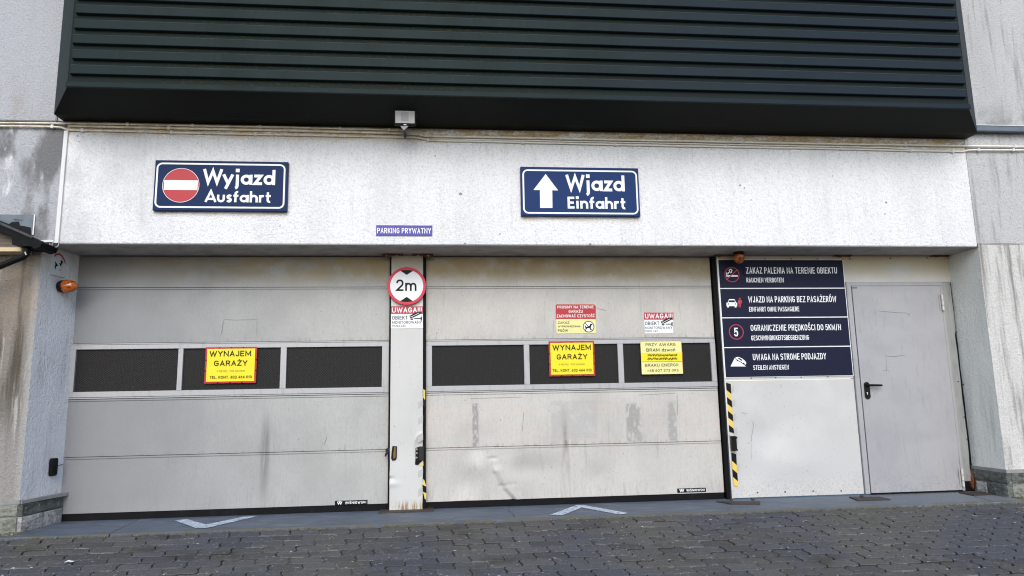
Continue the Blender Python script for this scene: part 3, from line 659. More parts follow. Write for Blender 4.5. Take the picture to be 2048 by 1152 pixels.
# ================================================================== CLADDING BAY above the gates
bay=empty('cladding_bay'); tag(bay,'dark green ribbed metal cladding box overhanging the white lintel','metal cladding')
MY,FY=WALL-.15,WALL-.49; BX0,BX1=-3.252,5.112; ZB=3.402
IX0,IX1,ZF=-2.985,4.765,3.492; TOP=6.2
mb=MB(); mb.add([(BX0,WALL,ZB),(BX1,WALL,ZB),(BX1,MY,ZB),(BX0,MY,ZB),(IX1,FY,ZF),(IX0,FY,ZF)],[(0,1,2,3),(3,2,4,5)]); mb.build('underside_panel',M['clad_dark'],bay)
for a,b in ((BX0,IX0),(BX1,IX1)):
    mb=MB(); mb.add([(a,WALL,ZB),(a,MY,ZB),(b,FY,ZF),(b,FY,TOP),(a,MY,TOP),(a,WALL,TOP)],[(0,1,4,5),(1,2,3,4)]); mb.build('side_panel',M['clad'],bay)
MB().add([(IX0,FY+.002,ZF),(IX1,FY+.002,ZF),(IX1,FY+.002,TOP),(IX0,FY+.002,TOP)],[(0,1,2,3)]).build('back_sheet',M['moss'],bay)
MB().box(IX0-.002,IX1+.002,FY-.022,FY+.001,ZF-.004,ZF+.040,bev=.003).build('bottom_trim',M['clad'],bay)
pitch=.1305; zb=ZF+.098
k=0
while zb+k*pitch<TOP-.1:
    z=zb+k*pitch; x0=IX0+.03+.004*math.sin(k*2.1); x1=IX1-.03
    mb=MB(); n=24
    prof=[(FY,z+.0),(FY-.026,z+.006),(FY-.030,z+.010),(FY-.030,z+.078),(FY-.026,z+.083),(FY,z+.098)]
    v=[];f=[]
    for i in range(n+1):
        x=x0+(x1-x0)*i/n; wb=.0025*mnoise.noise(Vector((x*1.3,k*2.2,0)))
        for y_,z_ in prof: v.append((x,y_+wb*(1 if y_<FY-.01 else 0),z_))
    m_=len(prof)
    for i in range(n):
        for j in range(m_-1): f.append((i*m_+j,(i+1)*m_+j,(i+1)*m_+j+1,i*m_+j+1))
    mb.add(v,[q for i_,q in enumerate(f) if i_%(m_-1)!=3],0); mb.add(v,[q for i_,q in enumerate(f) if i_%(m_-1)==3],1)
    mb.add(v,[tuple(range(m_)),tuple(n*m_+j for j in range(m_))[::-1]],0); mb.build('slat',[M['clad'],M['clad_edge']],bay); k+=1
# slim flashing on the right wall beside the bay
a,b=P(1955,251,SW-.05),P(1955,263,SW-.05)
MB().box(BX1+.003,12,SW-.075,SW-.031,b.z,a.z-.012,bev=.002).build('wall_flashing',M['flash'],None)
o=bpy.data.objects['wall_flashing']; tag(o,'thin blue-grey metal flashing strip on right wall beside dark cladding','flashing')
MB().box(BX1+.003,12,SW-.080,SW-.031,a.z-.010,a.z,bev=.002).build('drip_edge',M['bead'],o)

# ================================================================== GARAGE GATES
def grid_panel(x0,x1,z0,z1,Y,th,nx,nz,fn):
    v=[];f=[]
    for j in range(nz+1):
        for i in range(nx+1):
            x=x0+(x1-x0)*i/nx; z=z0+(z1-z0)*j/nz; v.append((x,Y+fn(x,z),z))
    W_=nx+1
    for j in range(nz):
        for i in range(nx): f.append((j*W_+i,j*W_+i+1,(j+1)*W_+i+1,(j+1)*W_+i))
    nf=len(f); b=len(v); per=[i for i in range(nx+1)]+[j*W_+nx for j in range(1,nz+1)]+[nz*W_+i for i in range(nx-1,-1,-1)]+[j*W_ for j in range(nz-1,0,-1)]
    n=len(per); v+=[v[i] for i in per]+[(v[i][0],Y+th,v[i][2]) for i in per]
    for i in range(n): f.append((b+i,b+n+i,b+n+(i+1)%n,b+(i+1)%n))
    return v,f
def seg_d(px_,pz,a,b):
    p=Vector((px_,pz));a=Vector(a);b=Vector(b);t=max(0,min(1,(p-a).dot(b-a)/(b-a).length_squared)); return (p-a.lerp(b,t)).length,t,(b-a).cross(p-a) if hasattr(Vector,'cross') and False else ((b.x-a.x)*(pz-a.y)-(b.y-a.y)*(px_-a.x))
def bump2(x,z,cx,cz,sx,sz): return math.exp(-((x-cx)/sx)**2-((z-cz)/sz)**2)
def dent_right(x,z):
    y=.003*mnoise.noise(Vector((x*1.2,z*2,0)))
    c1,c0=(P(1027,1000,GATE).x,P(1027,1000,GATE).z),(P(990,950,GATE).x,P(990,950,GATE).z)
    d,t,s_=seg_d(x+.018*math.sin((z-.06)*16),z,c0,c1); y+= (.017*math.exp(-(d/.016)**2)*(.1+.9*t)) - (.015*math.exp(-((d-.04)/.03)**2) if s_>0 else -.004*math.exp(-(d/.08)**2))
    q1,q0=(P(1033,968,GATE).x,P(1033,968,GATE).z),(P(1000,972,GATE).x,P(1000,972,GATE).z)
    d,t,s_=seg_d(x,z,q0,q1); y+=.012*math.exp(-(d/.011)**2)*(1-.6*t)
    cx,cz=P(985,917,GATE).x,P(985,917,GATE).z; y+=.016*bump2(x,z,cx,cz,.035,.012)
    y+=.026*bump2(x,z,P(930,970,GATE).x,.2,.10,.16)-.022*bump2(x,z,P(955,920,GATE).x,.36,.10,.10)+.024*bump2(x,z,P(1060,930,GATE).x,.33,.2,.10)
    y+=.008*bump2(x,z,P(1190,950,GATE).x,.25,.10,.08)
    return y*min(1,max(0,.512-z)*25)
ZP=[P(158,573,GATE).z,P(146,685.5,GATE).z,P(132,799,GATE).z,P(125,916,GATE).z,P(116,1035,GATE).z]
ZP=[2.025,1.522,1.031,.535,.060]
def garage_gate(x0,x1,mat,label,panes,dented,plate):
    t=empty('garage_gate',((x0+x1)/2,GATE,0)); t.location=(0,0,0)
    tag(t,label,'garage door','sectional garage gates with dark mesh windows')
    ztop=SOF-.012
    # rubber surround, widened into an added backing that blocks sky light between panels
    MB().box(x0-.02,x1+.028,GATE+.05,GATE+.07,-.01,SOF-.006).build('added_backing',M['rubber'],t)
    lv=[ztop]+ZP
    for i in range(5):
        zt,zb_=lv[i],lv[i+1]
        if i==2: continue
        a,b=zb_+.002,zt-.002
        if i==4 and dented:
            v,f=grid_panel(x0,x1,a,b-.021,GATE,.045,170,34,dent_right); o=mesh_obj('panel',v,f,mat,t,smooth=True)
        else:
            s1=random.random()*9
            v,f=grid_panel(x0,x1,a,b-(.021 if i else 0),GATE,.045,60,16,lambda x,z:.0035*mnoise.noise(Vector((x*.9+s1,z*1.5,s1)))*min(1,max(0,min(z-a,b-.021-z))*12)); o=mesh_obj('panel',v,f,mat,t,smooth=True)
        for p_ in o.data.polygons[-1:]: pass
        if i:                       # rounded bead along the top edge of the panel, groove beneath it
            MB().box(x0,x1,GATE-.002,GATE+.045,b-.016,b-.001,bev=.002).box(x0,x1,GATE+.007,GATE+.04,b-.0212,b-.0155).build('bead',mat,o)
    # glazed section
    zt,zb_=ZP[1]-.002,ZP[2]+.002
    fr=.046
    a=MB(); a.box(x0,x1,GATE-.004,GATE+.045,zt-.010,zt,bev=.002); a.box(x0,x1,GATE-.008,GATE+.045,zt-.052,zt-.013,bev=.002)
    a.box(x0,x1,GATE-.008,GATE+.045,zb_+.014,zb_+.062,bev=.002); a.box(x0,x1,GATE-.003,GATE+.045,zb_,zb_+.011,bev=.002)
    wf=a.build('window_frame',M['alu'],t)
    edges=panes
    zi0,zi1=zb_+.0622,zt-.0522
    xs=[x0]+[q for e_ in edges for q in e_]+[x1]
    for i in range(0,len(xs),2):
        MB().box(xs[i]+.0004,xs[i+1]-.0004,GATE-.010,GATE+.04,zi0-.0004,zi1+.0004,bev=.002).build('mullion',M['alu'],wf)
    for e0,e1 in edges:
        MB().box(e0-.01,e1+.01,GATE+.012,GATE+.03,zi0-.01,zi1+.01).build('mesh_pane',M['mesh'],wf)
    MB().box(x0,x1,GATE+.004,GATE+.04,-.004,ZP[4]-.001,bev=.004).build('bottom_seal',M['rubber'],t)
    # maker's plate
    px0,py0,px1,py1=plate
    A,B=P(px0,py0,GATE),P(px1,py1,GATE); zc=(A.z+B.z)/2; hh=.019
    pt=MB().box(A.x,B.x,GATE-.006,GATE-.001,zc-hh,zc+hh,bev=.0012).build('maker_plate',M['blackp'],t)
    mb=MB(); hpx=(py1-py0); xm=px0+(px1-px0)*.31; yb=P(px0,0,GATE)
    yt_=lambda z: None
    L0=A.x+(B.x-A.x)*.31; L1=B.x-.012
    hb=.0088; n_=len('WIŚNIOWSKI'); rel=sum(FONT[c][0] for c in 'WIŚNIOWSKI')+.3*(n_-1); q_=.0038; kk=(L1-L0-n_*q_)/rel; xx=L0
    for c in 'WIŚNIOWSKI':
        w_,st=FONT[c]
        for j,q in enumerate(st):
            pts=[(xx+q_/2+w_*kk*u,zc-hb+2*hb*v_) for u,v_ in q]; strokew(mb,pts,q_,GATE-.0064-.0001*j)
        xx+=w_*kk+q_+.3*kk
    mb.build('lettering',M['white'],pt,recalc=False); mb=MB()
    lx=A.x+.022; W_=.040
    strokew(mb,[(lx,zc+.012),(lx+W_*.25,zc-.010),(lx+W_*.5,zc+.006),(lx+W_*.75,zc-.010),(lx+W_,zc+.012)],.0065,GATE-.0066)
    strokew(mb,[(lx+.008,zc+.012),(lx+W_-.008,zc+.012)],.005,GATE-.0069)
    mb.build('emblem',M['white'],pt,recalc=False)
    return t
def ex(l): return [(P(a,730,GATE).x,P(b,730,GATE).x) for a,b in l]
gl0,gl1=P(137,760,GATE).x+.003,P(780,760,GATE).x-.012
gateL=garage_gate(gl0,gl1,M['gate_left'],'left garage gate, duller grey panels, one yellow rental notice on middle window',ex([(151,356),(366,561),(573,764)]),False,(670,999,735,1011))
gr0,gr1=P(852,760,GATE).x,P(1434,760,GATE).x
gateR=garage_gate(gr0,gr1,M['gate_right'],'right garage gate, paler panels, creased dent in bottom panel, several notices',ex([(864,1048),(1059,1236),(1247,1422)]),True,(1354,974.5,1412,986))
# ghost outlines and scuffs on the gates
def scuffs(name,lines,Y,mat,parent,wd=.003):
    for i,pts in enumerate(lines):
        mb=MB(); strokew(mb,[(P(x,y,Y).x,P(x,y,Y).z) for x,y in pts],wd*(1+.5*(i%2)),Y-.0035-.00015*i); mb.build(name,mat,parent,recalc=False)
scuffs('scuff',[[(449,639),(470,640),(515,639)],[(447,642),(445,655),(443,668)],[(514,641),(514,672)],[(434,532),(460,533),(482,531)],[(420,579),(418,586)],[(654,873),(650,886),(647,890)],[(690,888),(689,902)]],GATE,M['scuff'],gateL,.0022)
scuffs('scuff',[[(940,797),(1044,794)],[(1047,825),(1045,862)],[(1280,790),(1352,786)],[(1354,790),(1355,830)],[(1107,640),(1107,664)],[(1195,617),(1212,621)]],GATE,M['scuff'],gateR,.002)

# ================================================================== CENTRE POST
px0,px1=P(783,511,POST).x+.001,P(846,511,POST).x
post=empty('gate_post'); tag(post,'dented white steel post between the two garage gates carrying round height sign','post')
def dent_post(x,z):
    y=.0015*mnoise.noise(Vector((x*3,z*3,1)))
    cx,cz=P(840,893,POST).x,P(840,893,POST).z; y+=.022*bump2(x,z,px1,.50+.06,.06,.07)-.007*math.exp(-((math.hypot((x-px1)/.075,(z-.57)/.1)-1)/.18)**2)
    y+=.014*bump2(x,z,px0,P(785,957,POST).z,.03,.014)-.008*bump2(x,z,px0+.02,P(785,968,POST).z,.06,.025)+.006*bump2(x,z,px0+.1,.6,.08,.2)
    return y
v,f=grid_panel(px0,px1,.012,SOF-.012,POST,.11,26,230,dent_post)
for i,q in enumerate(v):
    if q[1]<POST+.1: 
        e_=.003*mnoise.noise(Vector((q[0]*2,0,q[2]*6)))*(1 if q[2]<.6 else .2); v[i]=(q[0]+e_,q[1],q[2])
mesh_obj('post_face',v,f,M['post'],post,smooth=False)
MB().box(px0-.016,px0-.001,POST+.01,POST+.11,-.004,SOF-.008).build('rubber_strip',M['rubber'],post)
MB().box(px1+.001,px1+.028,POST+.012,POST+.11,-.004,SOF-.008).build('rubber_strip',M['rubber'],post)
def ground_plate(corner_px,z,th,mat,parent,name='base_plate'):
    q=[G(x,y,z) for x,y in corner_px]; return MB().prism([(p.x,p.y,z) for p in q],(0,0,-th)).build(name,mat,parent)
b=[G(753,1033,.008),G(866,1028,.008)]
MB().box(b[0].x,b[1].x,-.10,.10,.001,.0118,bev=.002).build('base_plate',M['plate'],post)
for x0_,x1_ in ((764,806),(824,866)):
    A,B=P(x0_,507,-.03),P(x1_,507,-.03)
    br=MB().box(A.x,B.x,-.055,.05,SOF-.016,SOF-.006,bev=.002).build('top_bracket',M['rust'],post)
    s_= (A.x,A.x+.09) if x0_<800 else (B.x-.09,B.x)
    MB().box(s_[0]+.004,s_[1],-.052,-.046,SOF-.040,SOF-.0165,bev=.001).build('bracket_lug',M['rust'],br)
    for xx in ((s_[0]+s_[1])/2,A.x+.14 if x0_<800 else B.x-.14):
        MB().add(*lathe([(.006,0),(.006,-.006)],10,'Y',(xx,-.0525,SOF-.026))).build('bolt',M['hinge'],br)
# lock slot with ochre filler, and the door sensor at the right edge
o=poly([(785,892),(794,892.5),(793.5,916),(791,920.5),(785,921.5),(782.2,917),(783,905)],POST,None,.004).build('lock_slot',M['blackp'],post)
poly([(788.5,894),(791.5,894),(791,915),(787,918),(786.5,908)],POST,None,.0055).build('slot_filler',M['ochre'],o)
A,B=P(838,893,POST),P(847,920,POST)
sen=MB().box(A.x,B.x+.002,POST-.018,POST+.02,B.z,A.z,bev=.003).build('sensor_cover',M['greyp'],post)
poly([(831,896),(838.5,893),(838.5,919),(845,921),(836,930),(830,929),(831,915)],POST,None,.006).build('sensor_plate',M['blackp'],sen)
mb=MB()
for (x,y) in ((833.5,898.5),(833.5,906),(833.3,915)):
    mb=MB(); ringw(mb,(P(x,y,POST).x,P(x,y,POST).z),.004,.0072,POST-.0075,16); mb.build('screw',M['hinge'],sen,recalc=False)

A=P(774,906,GATE-.02)
MB().tube([(A.x-.012,-.0,A.z+.03),(A.x+.01,-.0,A.z+.034),(A.x+.024,0.02,A.z+.02)],[.006,.02,.012],8).tube([(A.x+.012,-.005,A.z+.02),(A.x-.006,-.012,A.z-.01),(A.x-.014,-.010,A.z-.028)],[.018,.010,.003],8).build('cable_gland',M['greyp'],post,smooth=True)
mb=MB()
for (a,b_) in ((800,812),(832,844),(868,880),(938,950),(975,988)):
    poly([(836,a+5),(846,a-1),(846,b_),(836,b_+6)],POST,None,.0012).build('tape_residue',M['residue'],post)
# torn hazard tape on the right edge of the post
tp=empty('hazard_tape'); tag(tp,'torn curled scrap of yellow black hazard tape on right edge of centre post','tape','hazard tapes on the post edges')
def tape_piece(quad,Y,mat,name):
    return poly(quad,Y,None,.002).build(name,mat,tp)
tape_piece([(846.5,778),(850.5,781),(850,800),(846.5,795)],POST-.004,M['tapeY'],'yellow_stripe')
tape_piece([(846.5,797),(850,802),(850,817),(846.5,812)],POST-.005,M['blackp'],'black_stripe')
tape_piece([(845.5,924),(846.5,921),(846.8,931),(842,932),(838,930.5)],POST-.002,M['tapeY'],'yellow_stripe')
tape_piece([(847,958),(849,961),(852.5,973),(844.5,969)],POST-.01,M['tapeY'],'yellow_stripe')
tape_piece([(844.8,969.5),(852.5,973.5),(853,986),(846,983)],POST-.011,M['blackp'],'black_stripe')
tape_piece([(846,983.5),(853,986.5),(852,997),(850,999),(847.5,989)],POST-.012,M['tapeY'],'yellow_stripe')

# ================================================================== PARTITION with the rules board
part=empty('steel_partition'); tag(part,'white sheet steel partition between right gate and grey door, dented at left','partition')
qx0=P(1432,512,PART).x; qx1=P(1689.5,564,PART).x-.004; qz=P(1578,759,PART).z
def dent_part(x,z):
    return .018*bump2(x,z,P(1530,880,0).x,.58,.22,.16)-.012*bump2(x,z,P(1600,940,0).x,.32,.25,.12)+.010*bump2(x,z,P(1490,950,0).x,.25,.1,.12)+.003*mnoise.noise(Vector((x*2,z*2,4)))
v,f=grid_panel(qx0+.012,qx1,.015,qz-.004,PART,.02,40,36,dent_part); mesh_obj('lower_sheet',v,f,M['panel'],part,smooth=True)
v,f=grid_panel(qx0+.012,qx1,qz+.001,SOF-.012,PART-.002,.02,20,20,lambda x,z:.001*mnoise.noise(Vector((x*2,z*2,9)))); mesh_obj('upper_sheet',v,f,M['panel'],part,smooth=True)
v,f=grid_panel(qx1+.003,XR+.002,2.052,SOF-.012,PART-.001,.02,30,10,lambda x,z:.003*mnoise.noise(Vector((x*2,z*2,5)))); mesh_obj('header_sheet',v,f,M['panel'],part,smooth=True)
MB().box(qx0-.001,qx0+.011,PART-.004,.20,.012,SOF-.012,bev=.001).build('frame_channel',M['channel'],part)
MB().box(qx0-.034,qx0-.0012,.022,.2,.0,SOF-.012).build('rubber_strip',M['rubber'],part)
MB().box(qx0+.0,qx0+.014,PART-.008,PART-.0045,.012,SOF-.014,bev=.0008).build('edge_trim',M['bead'],part)
rv=[(1530,518),(1582,518),(1635,518),(1685,519),(1699,518),(1780,517),(1853,516),(1502,756),(1551,755),(1602,754),(1655,753),(1515,985),(1570,983.5),(1626,982),(1682,981.5)]
for x,y in rv:
    p=P(x,y,PART); MB().add(*lathe([(.0075,0),(.006,-.003),(.003,-.0042)],10,'Y',(p.x,PART-.0035,p.z))).build('rivet',M['screw'],part)
for (x0_,x1_,yy) in ((1428,1478,510),(1668,1702,511),(1862,1896,510)):
    A,B=P(x0_,yy,-.02),P(x1_,yy,-.02); mb=MB(); n=10; v=[];f=[]
    mb.box(A.x,B.x,-.045,.03,SOF-.016,SOF-.007,bev=.002)
    mb.box(A.x+.02,A.x+.06,-.048,-.044,SOF-.030,SOF-.012,bev=.001); mb.box(B.x-.05,B.x-.02,-.049,-.045,SOF-.027,SOF-.012,bev=.001)
    mb.build('top_bracket',M['rust'],part)
for c in ([(1433,1002),(1520,1002),(1520,1007),(1463,1007)],[(1698,993),(1760,993),(1781,998),(1716,1000)],[(1917,984),(1965,983),(1990,987),(1948,990)]):
    q=[G(x,y,.012) for x,y in c]; MB().prism([(p.x,p.y,.012) for p in q],(0,0,-.0105)).build('base_plate',M['plate'],part)
for x,y in ((1463,1001),(1506,1001),(1724,994.5)):
    p=G(x,y,.012); MB().box(p.x-.012,p.x+.012,p.y-.012,p.y+.012,.0122,.030,bev=.002).build('anchor_bolt',M['plate'],part)
scuffs('gouge',[[(1507,845),(1506,858),(1503,872),(1502,884)]],PART-.003,M['gouge'],part,.0022)
scuffs('scuff',[[(1503,886),(1503,920)],[(1483,825),(1494,827)],[(1560,768),(1563,776)]],PART-.003,M['scuff'],part,.0016)
mb=MB()
for a in (772,800,828,857,878,928): poly([(1461+(a-765)*.07,a+3),(1467+(a-765)*.07,a-2),(1467.5+(a-765)*.07,a+9),(1462+(a-765)*.07,a+14)],PART,None,.0042).build('tape_residue',M['residue'],part)
# hazard tape, built stripe by stripe
def tape(x0y0,x1y1,wpx,n,label,start_black=True,capround=False):
    t=empty('hazard_tape'); tag(t,label,'tape','hazard tapes on the post edges')
    (xa,ya),(xb,yb)=x0y0,x1y1
    for i in range(n):
        u0,u1=i/n,(i+1)/n
        y0=ya+(yb-ya)*u0; y1=ya+(yb-ya)*u1; X0=xa+(xb-xa)*u0; X1=xa+(xb-xa)*u1; sl=9
        q=[(X0,y0-(0 if i==0 else sl*.0)),(X0+wpx,y0+(sl if i else 3)),(X1+wpx,min(y1+sl,yb+4)),(X1,y1)]
        poly(q,PART,None,.0065).build('black_stripe' if (i%2==0)==start_black else 'yellow_stripe',M['blackp'] if (i%2==0)==start_black else M['tapeY'],t)
    return t
tape((1450,765),(1456.6,862),11,7,'longer upper strip of yellow black hazard tape beside the rules board post')
tape((1462,905),(1466.5,970),10,4,'short lower strip of yellow black hazard tape below the black sensor box')
s=empty('door_sensor'); tag(s,'small black sensor box strapped over hazard tape on partition edge','sensor')
A,B=P(1459,872,PART),P(1471,901,PART)
MB().box(A.x,B.x,PART-.045,PART-.008,B.z,A.z,bev=.004).build('case',M['blackp'],s)
MB().box(A.x+.01,B.x+.006,PART-.052,PART-.03,A.z-.022,A.z-.004,bev=.003).build('upper_clamp',M['blackp'],s)
MB().box(A.x+.01,B.x+.006,PART-.05,PART-.03,B.z+.002,B.z+.016,bev=.003).build('lower_clamp',M['blackp'],s)
mb=MB(); q=P(1459,869,PART); ringw(mb,(q.x,q.z),.004,.011,PART-.03,18); strokew(mb,[(q.x+.01,q.z),(q.x+.045,q.z-.005)],.008,PART-.031); mb.build('strap',M['hinge'],s,recalc=False)

# rules board
bd=empty('rules_board'); tag(bd,'navy board of four garage rules with white pictograms beside grey door','sign')
BX_0,BX_1,BZ0,BZ1=2.684,3.966,1.132,2.272
YB=PART-.010
MB().box(BX_0-.008,BX_1+.008,YB,PART-.003,BZ0-.006,BZ1+.006,bev=.001).build('backing',M['white'],bd)
hgt=(BZ1-BZ0-.030)/4
for k in range(4):
    z1_=BZ1-k*(hgt+.010); MB().box(BX_0,BX_1,YB-.003,YB-.0004,z1_-hgt,z1_,bev=.0006).build('board_panel',M['board'],bd)
panels=[o for o in bpy.data.objects if o.name.startswith('board_panel')]; panels.sort(key=lambda o:-o.data.vertices[0].co.z)
YT=YB-.003; Z7=lambda x,y:(1380+x/3.8395,480+y/3.8395)
def t7(mb,s,x0,y0,x1,y1,bold,mi=0):
    a=Z7(x0,y0);b=Z7(x1,y1); text(mb,s,(a[0],a[1],b[0],b[1]),YT,wt=.122,gap=.27,mi=mi)
mb=MB()
for s_,x0,y0,x1,y1 in (('ZAKAZ PALENIA NA TERENIE OBIEKTU',428,210,1130,258),('RAUCHEN VERBOTEN',432,290,720,326),('WJAZD NA PARKING BEZ PASAŻERÓW',445,433,1125,480),('EINFAHRT OHNE PASSAGIERE',452,514,840,550),('OGRANICZENIE PRĘDKOŚCI DO 5KM/H',463,652,1160,698),('GESCHWINDIGKEITSBEGRENZUNG',468,734,915,771),('UWAGA NA STROME PODJAZDY',480,875,1047,923),('STEILEN ANSTIEGEN',484,962,760,998)):
    mb=MB(); t7(mb,s_,x0,y0,x1,y1,.022); mb.build('lettering',M['white'],panels[int((y0-163)//222)],recalc=False)
mb=MB(); text(mb,'5',(*Z7(336,674),*Z7(371,740)),YT,bold=.03); mb.build('digit',M['white'],panels[2],recalc=False); mb=MB()
def w7(x,y): p=P(*Z7(x,y),YT); return (p.x,p.z)
def p7(pts,mi=0,d=.0012): 
    q=[w7(x,y) for x,y in pts]; mb.add([(a,YT-d,b) for a,b in q],[tuple(range(len(q)))],mi)
# cigarette and smoke
p7([(278,270),(366,270),(366,282),(278,282)]); p7([(278,250),(286,250),(286,268),(278,268)])
strokew(mb,[w7(*q) for q in [(290,262),(296,250),(306,244),(300,232),(312,224),(322,232),(318,248),(308,254)]],.008,YT-.0014)
mb.build('cigarette_symbol',M['white'],panels[0],recalc=False); mb=MB()
# car front
p7([(280,482),(290,480),(298,458),(304,454),(338,454),(344,458),(352,480),(362,482),(362,508),(280,508)]); p7([(285,508.5),(298,508.5),(298,518),(285,518)]); p7([(343,508.5),(357,508.5),(357,518),(343,518)])
mb.build('car_symbol',M['white'],panels[1],recalc=False); mb=MB()
# ramp and car
p7([(311,971),(343,905),(430,971)]); p7([(352,900),(374,898),(400,910),(424,930),(432,945),(426,958),(398,942),(358,916),(346,906)],0,.0018)
mb.build('ramp_symbol',M['white'],panels[3],recalc=False)
mb=MB()
p7b=lambda pts,d=.002:mb.add([(a,YT-d,b) for a,b in (w7(x,y) for x,y in pts)],[tuple(range(len(pts)))])
p7b([(300,463),(341,463),(346,478),(295,478)]); p7b(disk(293,491,5,5,12)); p7b(disk(349,491,5,5,12))
mb.build('symbol_detail',M['board'],panels[1],recalc=False); mb=MB()
strokew(mb,[w7(*q) for q in [(346,908),(366,926),(392,938),(424,962)]],.006,YT-.0024); p7b([(362,905),(378,905),(404,922),(394,928)],.0026)
p7b(disk(364,925,6,6,10),.0028); p7b(disk(412,948,6,6,10),.0028)
mb.build('symbol_detail',M['board'],panels[3],recalc=False)
mb=MB()
c=w7(322,266); ringw(mb,c,.068,.075,YT-.0014); strokew(mb,[w7(366,226),w7(279,306)],.009,YT-.0022)
mb.build('ban_ring',M['dullred'],panels[0],recalc=False); mb=MB()
c=w7(355,706); ringw(mb,c,.066,.074,YT-.0014); mb.build('red_ring',M['dullred'],panels[2],recalc=False); mb=MB()
p7b(disk(382,451,7,7,12),.0014); p7b([(370,461),(396,461),(400,486),(395,488),(390,470),(390,517),(384,517),(383,492),(380,492),(379,517),(373,517),(373,470),(371,488),(366,486)],.0014)
mb.build('person_symbol',M['dullred'],panels[1],recalc=False)

# ================================================================== STEEL DOOR
dr=empty('steel_door'); tag(dr,'grey steel side door with black lever handle at right of rules board','door')
fx0=P(1690,564,0).x; fx1=XR-.006; lx0,lx1,lz1=4.032,4.965,2.008
fz=2.048
mb=MB(); mb.box(fx0,lx0-.004,-.018,.06,.014,fz,bev=.002); mb.box(lx0-.0038,lx1+.030,-.018,.06,lz1+.003,fz,bev=.002); mb.box(lx1+.004,lx1+.030,-.0182,.06,.014,lz1+.0028,bev=.002)
mb.build('door_frame',M['door'],dr)
mb=MB(); 
mb.box(lx0-.003,lx0,-.010,.03,.02,lz1,bev=0); mb.build('shadow_gap',M['rubber'],dr)
v,f=grid_panel(lx0+.003,lx1,.022,lz1,-.022,.05,30,50,lambda x,z:.0008*mnoise.noise(Vector((x,z*2,0)))+.006*bump2(x,z,4.93,.22,.08,.14)); leaf=mesh_obj('door_leaf',v,f,M['door'],dr,smooth=True)
MB().box(lx0+.004,lx1,-.012,.03,.006,.0215).build('threshold_gap',M['rubber'],dr)
# jagged side cover at the right
v=[];n=44;zz=[.10+(fz+.0-.10)*i/n for i in range(n+1)]
for z in zz: v.append((lx1+.032,-.006,z))
for z in zz: v.append((fx1-.008+.006*mnoise.noise(Vector((0,4,z*5)))- (.012 if z<1.55 else 0)-.012*bump2(0,z,0,.25,1,.1),-.004,z))
mesh_obj('side_cover',v,[(i,n+1+i,n+2+i,i+1) for i in range(n)],M['cover'],dr)
MB().box(lx1+.031,XR+.02,.010,.05,.0,fz).build('gap_backing',M['rubber'],dr)
for x,y in ((1900,569),(1909,587),(1912,664),(1922,716),(1916,763),(1926,769),(1928,834),(1934,878),(1943,879)):
    p=P(x,y,-.004); MB().add(*lathe([(.007,0),(.006,-.004)],8,'Y',(p.x,-.006,p.z))).build('screw',M['screw'],dr)
for (x0_,y0_,x1_,y1_,mt) in ((1893,590,1901,621,'hinge'),(1938,937,1942,972,'hinge')):
    A,B=P(x0_,y0_,-.02),P(x1_,y1_,-.02); zc=(A.z+B.z)/2; xc=lx1+.004
    h=MB().tube([(xc,-.034,B.z),(xc,-.034,A.z)],.011,12).build('hinge',M[mt],dr,smooth=False)
    MB().box(xc-.030,xc-.012,-.026,-.0225,B.z+.005,A.z-.0,bev=.001).build('hinge_leaf',M['cover'],h)
    for q in (.33,.66): MB().tube([(xc,-.034,B.z+(A.z-B.z)*q-.002),(xc,-.034,B.z+(A.z-B.z)*q+.002)],.012,12).build('hinge_ring',M['screw'],h)
A,B=P(1728.5,764,-.03),P(1741,798,-.03); xc=(A.x+B.x)/2
def stadium(xc,z0,z1,r,Y0,th,n=10):
    pts=[(xc+r*math.cos(math.pi*k/n),z1-r+r*math.sin(math.pi*k/n)) for k in range(n+1)]+[(xc-r*math.cos(math.pi*k/n),z0+r-r*math.sin(math.pi*k/n)) for k in range(n+1)]
    return MB().prism([(x,Y0,z) for x,z in pts],(0,-th,0))
hp=stadium(xc,B.z,A.z,.027,-.0225,.010).build('handle_plate',M['blackp'],dr)
zl_=P(1741,770.5,-.06).z; xe=P(1764,770,-.06).x
MB().tube([(xc,-.03,zl_),(xc,-.055,zl_),(xc+.012,-.066,zl_),(xc+.03,-.068,zl_),(xe-.01,-.068,zl_-.002),(xe,-.062,zl_-.003)],[.012,.0115,.0115,.011,.010,.007],12).build('handle_lever',M['blackp'],hp,smooth=True)
q=P(1734.5,787,-.03); mb=MB(); diskw(mb,(q.x,q.z+.006),.0075,-.0332,14); mb.add([(q.x-.003,-.0332,q.z-.011),(q.x+.003,-.0332,q.z-.011),(q.x+.003,-.0332,q.z),(q.x-.003,-.0332,q.z)],[(0,1,2,3)]); mb.build('keyhole',M['hinge'],hp,recalc=False)
A,B=P(1704,573.5,-.023),P(1714,577,-.023); MB().box(A.x,B.x,-.0245,-.0225,B.z,A.z).build('rating_label',M['scuff'],dr)
scuffs('scuff',[[(1747,623),(1751,629),(1749,618)],[(1757,622),(1790,625),(1812,626),(1819,629),(1817,633)],[(1771,707),(1773,742)],[(1773,712),(1790,713),(1809,710)],[(1766,741),(1778,742)]],-.020,M['scuff'],dr,.0025)
